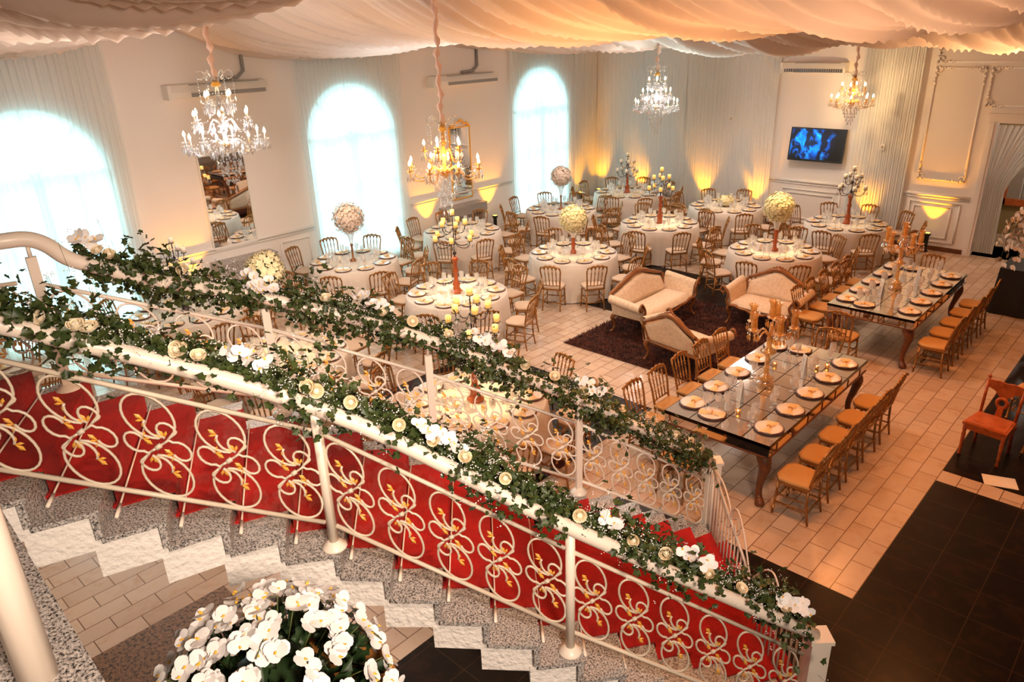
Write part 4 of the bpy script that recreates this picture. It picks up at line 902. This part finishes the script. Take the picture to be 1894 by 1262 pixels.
for (x, y, lab) in ((-3.48, 7.55, 'front upright menu card on the nearer mirrored table'), (-3.22, 8.75, 'rear upright menu card on the nearer mirrored table'), (-3.50, 12.45, 'front upright menu card on the farther mirrored table'), (-3.22, 13.4, 'rear upright menu card on the farther mirrored table')):
    t = thing('menu_card', lab, 'menu card', (x, y, HT), -.7, 'menu cards on the mirrored tables'); g = G(); g.slab([(-.05, -.025, 0), (.05, -.025, 0), (.05, 0, .27), (-.05, 0, .27)], (0, .003, 0)); g.slab([(-.05, .03, 0), (.05, .03, 0), (.05, .003, .27), (-.05, .003, .27)], (0, .002, 0)); g.build('card', CARD, t)
    g = G(); g.tube([(.018*math.cos(a), -.0125+.0, .20+.018*math.sin(a)) for a in [k*PI/5 for k in range(10)]], .0012, 3, closed=True)
    for k in range(6): g.box((0, -.0265+.0012*k*1.6+.001, .04+.02*k), (.05, .001, .002))
    g.build('lettering', DGOLD, t)
t = thing('table_card', 'small white table number card on the table nearest the stairs', 'table card', (-5.95, 5.25, .779), -.75); g = G(); g.slab([(-.05, -.03, 0), (.05, -.03, 0), (.05, 0, .13), (-.05, 0, .13)], (0, .002, 0)); g.slab([(-.05, .03, 0), (.05, .03, 0), (.05, .002, .13), (-.05, .002, .13)], (0, .002, 0)); g.build('card', CARD, t)
fc = bpy.data.curves.new('number', 'FONT'); fc.body = 'R3'; fc.size = .06; fc.align_x = 'CENTER'; fc.extrude = .0006; o = bpy.data.objects.new('number', fc); C.objects.link(o); o.parent = t; o.location = (0, -.021, .045); o.rotation_euler = (math.radians(77), 0, 0); me = bpy.data.meshes.new_from_object(o); bpy.data.objects.remove(o); o = bpy.data.objects.new('number', me); C.objects.link(o); o.parent = t; o.location = (0, -.021, .045); o.rotation_euler = (math.radians(77), 0, 0); me.materials.clear(); me.materials.append(RWOOD)
# tea lights
g = G(); g.lathe([(.03, 0), (.034, .03), (.034, .05), (.028, .05), (.026, .02), (1e-5, .02)], 10); tl_ = thing('tea_light', 'x', 'tea light'); g.build('cup', AMBER, tl_); g = G(); g.ball((0, 0, .035), .010, 6, 4, 1.6); g.build('flame', FLAME, tl_); index_kids(); ul = []
for (x, y, lab) in ((-3.15, 9.0, 'lit tea light among the glasses at the far end of the nearer mirrored table'), (-3.06, 9.12, 'lit tea light farthest back on the nearer mirrored table'), (-3.35, 7.25, 'lit tea light near the front menu card of the nearer mirrored table'), (-3.6, 8.75, 'lit tea light left of the rear menu card on the nearer mirrored table')):
    dup(tl_, ul, (x, y, HT), 0, lab, 'tea lights')

# ---------------------------------------------------------------- settees (facing +Y)
def settee(Wd, lab, loc, rz, name='settee'):
    t = thing(name, lab, 'settee', loc, rz); h = Wd/2; D = .62
    g = G()
    def cushion(u, v):
        x = (u-.5)*(Wd-.16); y = lerp(-.22, .36, v); e = min(1, 8*min(u, 1-u, v, 1-v)); return (x, y+.03*math.sin(PI*u), .36+.10*(e**.4))
    g.grid(cushion, 16, 10); g.slab([(-h+.08, -.22, .33), (h-.08, -.22, .33), (h-.08, .36, .33), (-h+.08, .36, .33)], (0, 0, .04)); g.build('seat', DAMASK, t)
    top = lambda s: .73+.14*math.exp(-(s/.5)**2)+.05*math.cos(s*PI/2)-.05*abs(s)**4
    for side, m_, nm, off in ((1, DAMASK, 'backrest', 0), ):
        g = G()
        def bf(u, v):
            s = (u-.5)*2; z = lerp(.40, top(s)-.05, v); e = max(0, min(1, 6*min(u, 1-u, v, 1-v))); return (s*(h-.10), -.23-.13*v+.05*e**.5, z)
        def bb(u, v):
            s = (u-.5)*2; z = lerp(.34, top(s)-.05, v); e = max(0, min(1, 6*min(u, 1-u, v, 1-v))); return (-s*(h-.10), -.27-.13*v-.035*e**.5, z)
        g.grid(bf, 16, 10); g.grid(bb, 16, 10); g.build(nm, DAMASK, t)
    g = G(); N = 21; ss = [2*k/(N-1)-1 for k in range(N)]
    g.tube([(s*(h-.07), -.38, top(s)) for s in ss], [.038+.022*math.cos(s*PI/2)**2+.006*math.cos(s*18) for s in ss], 8, flat=.8)
    for s in (-1, 1): g.tube(spline([(s*(h-.07), -.38, top(1)), (s*(h-.04), -.34, .62), (s*(h-.09), -.28, .36)], 4), .03, 7)
    for k in range(9): a = (k-4)*.045; g.ball((a*h*2.2/1.2, -.38, top(a*2)+.045-abs(a)*.12), .026-.002*abs(k-4), 7, 4)
    g.build('crest_rail', DGOLD, t)
    for s in (-1, 1):
        g = G()
        def af(u, v):        # rolled arm: section swept front to back
            y = lerp(-.30, .34, v); a = lerp(-1.2, 3.9, u); r_ = .075; c = V((s*(h+.03), y, .60-.03*v+.04*(1-v)))
            return c+V((s*r_*math.cos(a)*1.0, 0, r_*math.sin(a)))
        g.grid(af, 12, 6)
        g.slab([(s*(h-.11), -.30, .34), (s*(h-.11), .33, .34), (s*(h-.045), .33, .60), (s*(h-.045), -.30, .62)], (s*.07, 0, 0)); 
        for yv in (-.30, .34): g.lathe([(1e-5, 0), (.074, 0), (.074, .001)], 14, (0, 0, 0)) if 0 else None
        g.build('arm', DAMASK, t)
        g = G(); g.tube(spline([(s*(h-.08), .36, .30), (s*(h-.02), .37, .42), (s*(h-.05), .37, .53), (s*(h+.05), .365, .68), (s*(h+.11), .36, .60), (s*(h+.05), .36, .555), (s*(h+.02), .36, .60)], 4), .022, 7); g.build('arm_scroll', DGOLD, t)
        for yv, f_ in ((.30, 1), (-.26, -1)):
            g = G(); g.tube(spline([(s*(h-.10), yv, .36), (s*(h-.05), yv+f_*.05, .27), (s*(h-.09), yv+f_*.02, .14), (s*(h-.06), yv+f_*.05, .03), (s*(h-.05), yv+f_*.08, 0)], 4), [.045, .046, .046, .044, .042, .036, .032, .028, .024, .021, .019, .018, .019, .022, .024, .026, .026, .026][:17], 8); g.build('leg', DGOLD, t)
    g = G(); g.tube([(x*(h-.08), .37, .325-.03*math.cos(x*PI*1.0)+.012*math.cos(x*PI*5)) for x in [k/12-1 for k in range(25)]], .032, 7); g.tube([(x*(h-.08), -.29, .33) for x in (-1, 0, 1)], .03, 7)
    for s in (-1, 1): g.tube([(s*(h-.09), -.28, .33), (s*(h-.09), .36, .33)], .03, 7)
    g.build('seat_frame', DGOLD, t); return t
settee(1.75, 'long beige damask settee with carved gilt frame at the left of the rug', (-6.82, 10.85, .02), -PI/2)
settee(1.15, 'small settee seen from behind on the rug, upholstered back panel', (-5.45, 9.62, .02), -.15, 'love_seat')
settee(1.22, 'beige love seat facing the camera at the far side of the rug', (-5.22, 12.02, .02), PI+.0, 'love_seat')
# rug with shaggy pile
RG = thing('shaggy_rug', 'dark brown shaggy rug under the settees', 'rug', (0, 0, 0)); g = G(); g.box((-6.15, 10.75, .008), (2.65, 3.25, .014)); g.build('backing', RUG, RG)
rnd = random.Random(2); g = G()
for _ in range(26000):
    x, y = rnd.uniform(-7.5, -4.8), rnd.uniform(9.1, 12.4); a = rnd.uniform(0, 6.28); d = V((math.cos(a), math.sin(a), 0)); h = rnd.uniform(.02, .045); l = .03
    p = V((x, y, .012)); s_ = V((-d.y, d.x, 0))*.007; g.add([p-s_, p+s_, p+d*l+V((0, 0, h))], [(0, 1, 2)], False)
tag(g.build('pile', RUG, RG), kind='stuff')

# ---------------------------------------------------------------- right edge
t = thing('draped_table', 'table fully draped in black satin at the right edge', 'table', (-1.35, 15.55, 0)); g = G()
def bs(u, v):
    a = u*4; k = int(min(a, 3.999)); f_ = a-k; c = [(-1, -1), (1, -1), (1, 1), (-1, 1), (-1, -1)]; x = lerp(c[k][0], c[k+1][0], f_)*1.0; y = lerp(c[k][1], c[k+1][1], f_)*.45
    w_ = (1-v)*.02*math.sin(u*150)+(1-v)*.05; return (x*(1+w_), y*(1+w_*1.6), .01+.83*v)
g.grid(bs, 160, 5); g.slab([(-1, -.45, .83), (1, -.45, .83), (1, .45, .83), (-1, .45, .83)], (0, 0, .02)); g.build('cloth', BLACK, t)
t = thing('orchid_arrangement', 'cascading blush orchid arrangement on the black draped table at right', 'flower arrangement', (-1.85, 15.4, .85)); rnd = random.Random(12)
g = G(); g.lathe([(.10, 0), (.12, .05), (.07, .2), (.16, .38)], 12); g.build('vase', BLACK, t); g = G(); o_g = orchid_g(1.7); st = G()
for k in range(34):
    a = rnd.uniform(0, 6.28); u = V((math.cos(a), math.sin(a), 0)); e = rnd.uniform(.25, .75); pts = spline([(0, 0, .35), tuple(u*e*.4+V((0, 0, .95))), tuple(u*e*.85+V((0, 0, .85))), tuple(u*e+V((0, 0, rnd.uniform(.0, .55))))], 5); st.tube(pts, .003, 3)
    for j in range(5, len(pts)): n = u+rvec(rnd)*.6; g.join(o_g, Matrix.Translation(pts[j]+rvec(rnd)*.03) @ n.to_track_quat('Z', 'Y').to_matrix().to_4x4())
tag(g.build('orchid_blooms', [PINKP, LIP], t), kind='stuff'); tag(st.build('stems', STEM, t), kind='stuff')
# carved wooden chair
t = thing('carved_chair', 'red-brown carved wooden chair standing on the black floor at right', 'chair', (-1.22, 9.62, 0), PI-.12)
g = G(); g.prism([(-.21, -.20), (.21, -.20), (.24, .22), (-.24, .22)], .43, .46); g.prism([(-.19, -.18), (.19, -.18), (.215, .20), (-.215, .20)], .46, .468); g.build('seat', CWOOD, t)
g = G()
for s in (-1, 1): g.box((s*.215, 0, .40), (.02, .36, .06))
g.box((0, .20, .40), (.42, .02, .06)); g.box((0, -.19, .40), (.40, .02, .06)); g.build('seat_frame', CWOOD, t)
for s in (-1, 1):
    g = G(); g.lathe([(.016, 0), (.022, .02), (.016, .04), (.014, .08), (.024, .10), (.018, .12), (.022, .25), (.026, .30), (.018, .32), (.024, .35), (.026, .43)], 10, (s*.21, .19, 0)); g.build('leg', CWOOD, t)
    g = G(); g.tube([(s*.19, -.24, 0), (s*.19, -.20, .3), (s*.19, -.19, .44)], .019, 8); g.build('leg', CWOOD, t)
g = G()
for s in (-1, 1): g.tube([(s*.19, -.19, .44), (s*.195, -.23, .70), (s*.20, -.27, .90)], .018, 8); g.ball((s*.2, -.275, .92), .024, 8, 5)
g.slab([(x, -.27, z) for x, z in ((-.2, .80), (-.1, .76), (-.05, .70), (.05, .70), (.1, .76), (.2, .80), (.2, .885), (.08, .90), (0, .885), (-.08, .90), (-.2, .885))], (0, .022, 0))
g.tube([(.055*math.cos(a), -.245, .625+.06*math.sin(a)) for a in [k*PI/8 for k in range(16)]], .022, 8, closed=True); g.slab([(-.04, -.225, .46), (.04, -.225, .46), (.03, -.245, .58), (-.03, -.245, .58)], (0, .02, 0))
g.build('backrest', CWOOD, t)
dup(CHG, used_d, (-1.0, 10.85, 0), PI-.15, 'gilt chair standing behind the carved wooden chair at right', 'gilt chairs at the right edge')
dup(CHG, used_d, (-.62, 9.75, 0), PI/2+.5, 'gilt chair cut by the right edge beside the carved chair', 'gilt chairs at the right edge')
g = G(); g.prism([(-.17, -.12), (.17, -.12), (.17, .12), (-.17, .12)], .0, .004); o = g.build('paper_sheet', CARD, None, (-.93, 9.08, .003), .35); tag(o, 'pale sheet lying on the black floor by the carved chair', 'paper')

# ---------------------------------------------------------------- chandeliers
def chandelier(loc, tiers, lab, zc, zb, e, s=1., amber=False):
    t = thing('chandelier', lab, 'chandelier', loc, random.uniform(0, 1)); cr = G(); rnd = random.Random(int(loc[0]*10)); M_ = AMBER if amber else CRYST
    g = G(); g.lathe([(.02, zb*.25), (.05, -.10), (.09, -.05), (.03, 0), (.025, .1), (.05, .14), (.03, .2), (.02, .3), (.055, .34), (.03, .4), (.02, zc-.1), (.05, zc-.05), (.03, zc)], 12); g.build('stem', AMBER if amber else CRYST, t)
    g = G(); g.ball((0, 0, -.04), .055, 10, 6, .6); g.ball((0, 0, .36), .04, 8, 5, .6); g.lathe([(.05, zc-.12), (.06, zc-.10), (.03, zc-.04)], 12); g.build('hub', LEAFG, t)
    tips = []
    for ti, (zz, rr, m_, a0) in enumerate(tiers):
        for k in range(m_):
            a = a0+2*PI*k/m_; u = V((math.cos(a), math.sin(a), 0)); e_ = u*rr+V((0, 0, zz)); g = G()
            g.tube(spline([(0, 0, zz-.06), tuple(u*rr*.35+V((0, 0, zz+.02))), tuple(u*rr*.62+V((0, 0, zz-.13))), tuple(u*rr*.95+V((0, 0, zz-.09))), tuple(e_)], 4), .009*s, 6)
            g.open_lathe([(.010, -.005), (.045*s, .010), (.052*s, .022)], 10, e_); arm = g.build('arm', M_, t)
            g = G(); g.lathe([(.011, .0), (.011, .085), (1e-5, .086)], 8, e_); cd_ = g.build('candle_sleeve', PADG if amber else WAXW, arm)
            g = G(); g.lathe([(.006, .085), (.017, .10), (.019, .115), (.012, .14), (1e-5, .165)], 8, e_); g.build('bulb', BULB, arm)
            drops(cr, e_, 6, .048*s, .13*s); tips.append(e_)
            for q in range(7): w_ = q/6; cr.octa(tuple(e_.lerp(V((u.x*.06, u.y*.06, zz+.20)), w_)+V((0, 0, -.10*math.sin(PI*w_)))), .009, .011)
            u2 = V((math.cos(a+PI/m_), math.sin(a+PI/m_), 0))*rr*.72+V((0, 0, zz-.02)); drops(cr, u2, 2, .01, .15*s)
    for k in range(6):                       # crown curls with bead strings
        a = 2*PI*k/6; u = V((math.cos(a), math.sin(a), 0)); g = G(); g.tube([tuple(u*(.17+.05*math.cos(q))+V((0, 0, zc+.02+.05*math.sin(q)))) for q in [j*.6-2.6 for j in range(9)]]+[tuple(u*.03+V((0, 0, zc-.04)))], .0075, 5); g.build('crown_curl', CRYST, t)
        for q in range(6): cr.octa(tuple(u*.21+V((0, 0, zc-.05-.035*q))), .008, .012)
        cr.octa(tuple(u*.21+V((0, 0, zc-.28))), .013, .035)
    lv = 5
    for j in range(lv):                      # cascade of prisms below
        r_ = .17*s*(1-j/lv)+.015; z_ = -.10+(zb+.12)*(j/(lv-1)); drops(cr, (0, 0, z_), max(3, int(14*(1-j/lv))), r_, .12*s)
        for k in range(10): a = 2*PI*k/10; cr.octa((r_*1.25*math.cos(a), r_*1.25*math.sin(a), z_+.06), .012, .018)
    tag(cr.build('crystal_drops', CRYST, t), kind='stuff')
    ztop = drape_z(loc[0], loc[1])-loc[2]+.1; g = G(); n = int((ztop-zc)/.045); pts = [(.014*math.sin(k*.9), .014*math.cos(k*.9), zc-.02+(ztop-zc)*k/n) for k in range(n+1)]
    g.tube(pts, [(.030+.014*math.sin(k*1.7)+.008*math.sin(k*4.1))*s for k in range(n+1)], 9); g.build('cord_sleeve', SLEEVE, t)
    lamp('POINT', 'chandelier_light', (loc[0], loc[1], loc[2]+.18), e*3.6, (1, .80, .64) if amber else (1, .92, .86), shadow_soft_size=.03); return t
chandelier((-9.46, 4.63, 3.80), ((0, .50, 8, .1), (.26, .36, 6, .5), (.48, .19, 4, .2)), 'three-tiered crystal chandelier at left over the tables', .80, -.58, 60)
chandelier((-7.7, 6.82, 3.30), ((0, .50, 8, .3), (.24, .26, 5, .1)), 'amber-lit crystal chandelier left of the middle', .62, -.55, 75, 1., True)
chandelier((-9.32, 14.57, 3.40), ((0, .46, 8, .0), (.22, .30, 6, .4), (.45, .17, 4, .2)), 'crystal chandelier before the pale back wall drapes', .75, -.52, 60)
chandelier((-6.18, 17.5, 3.36), ((0, .42, 8, .2), (.24, .24, 4, .0)), 'smallest crystal chandelier above the television', .55, -.42, 45, .9, True)
# pin spots on the table centres
for key, e in (('T12', 60), ('T4', 110), ('T5', 60), ('T8', 90), ('T10', 80), ('T13', 130), ('T2', 14), ('T3', 26), ('T7', 22), ('T9', 20), ('T11', 30), ('T1', 12)):
    x, y, of = RT[key]; lamp('SPOT', 'pin_spot', (x+.35, y-.3, 4.3), e*5, (1.0, .74, .36), (x, y, .8), spot_size=.42, spot_blend=.7, shadow_soft_size=.04)
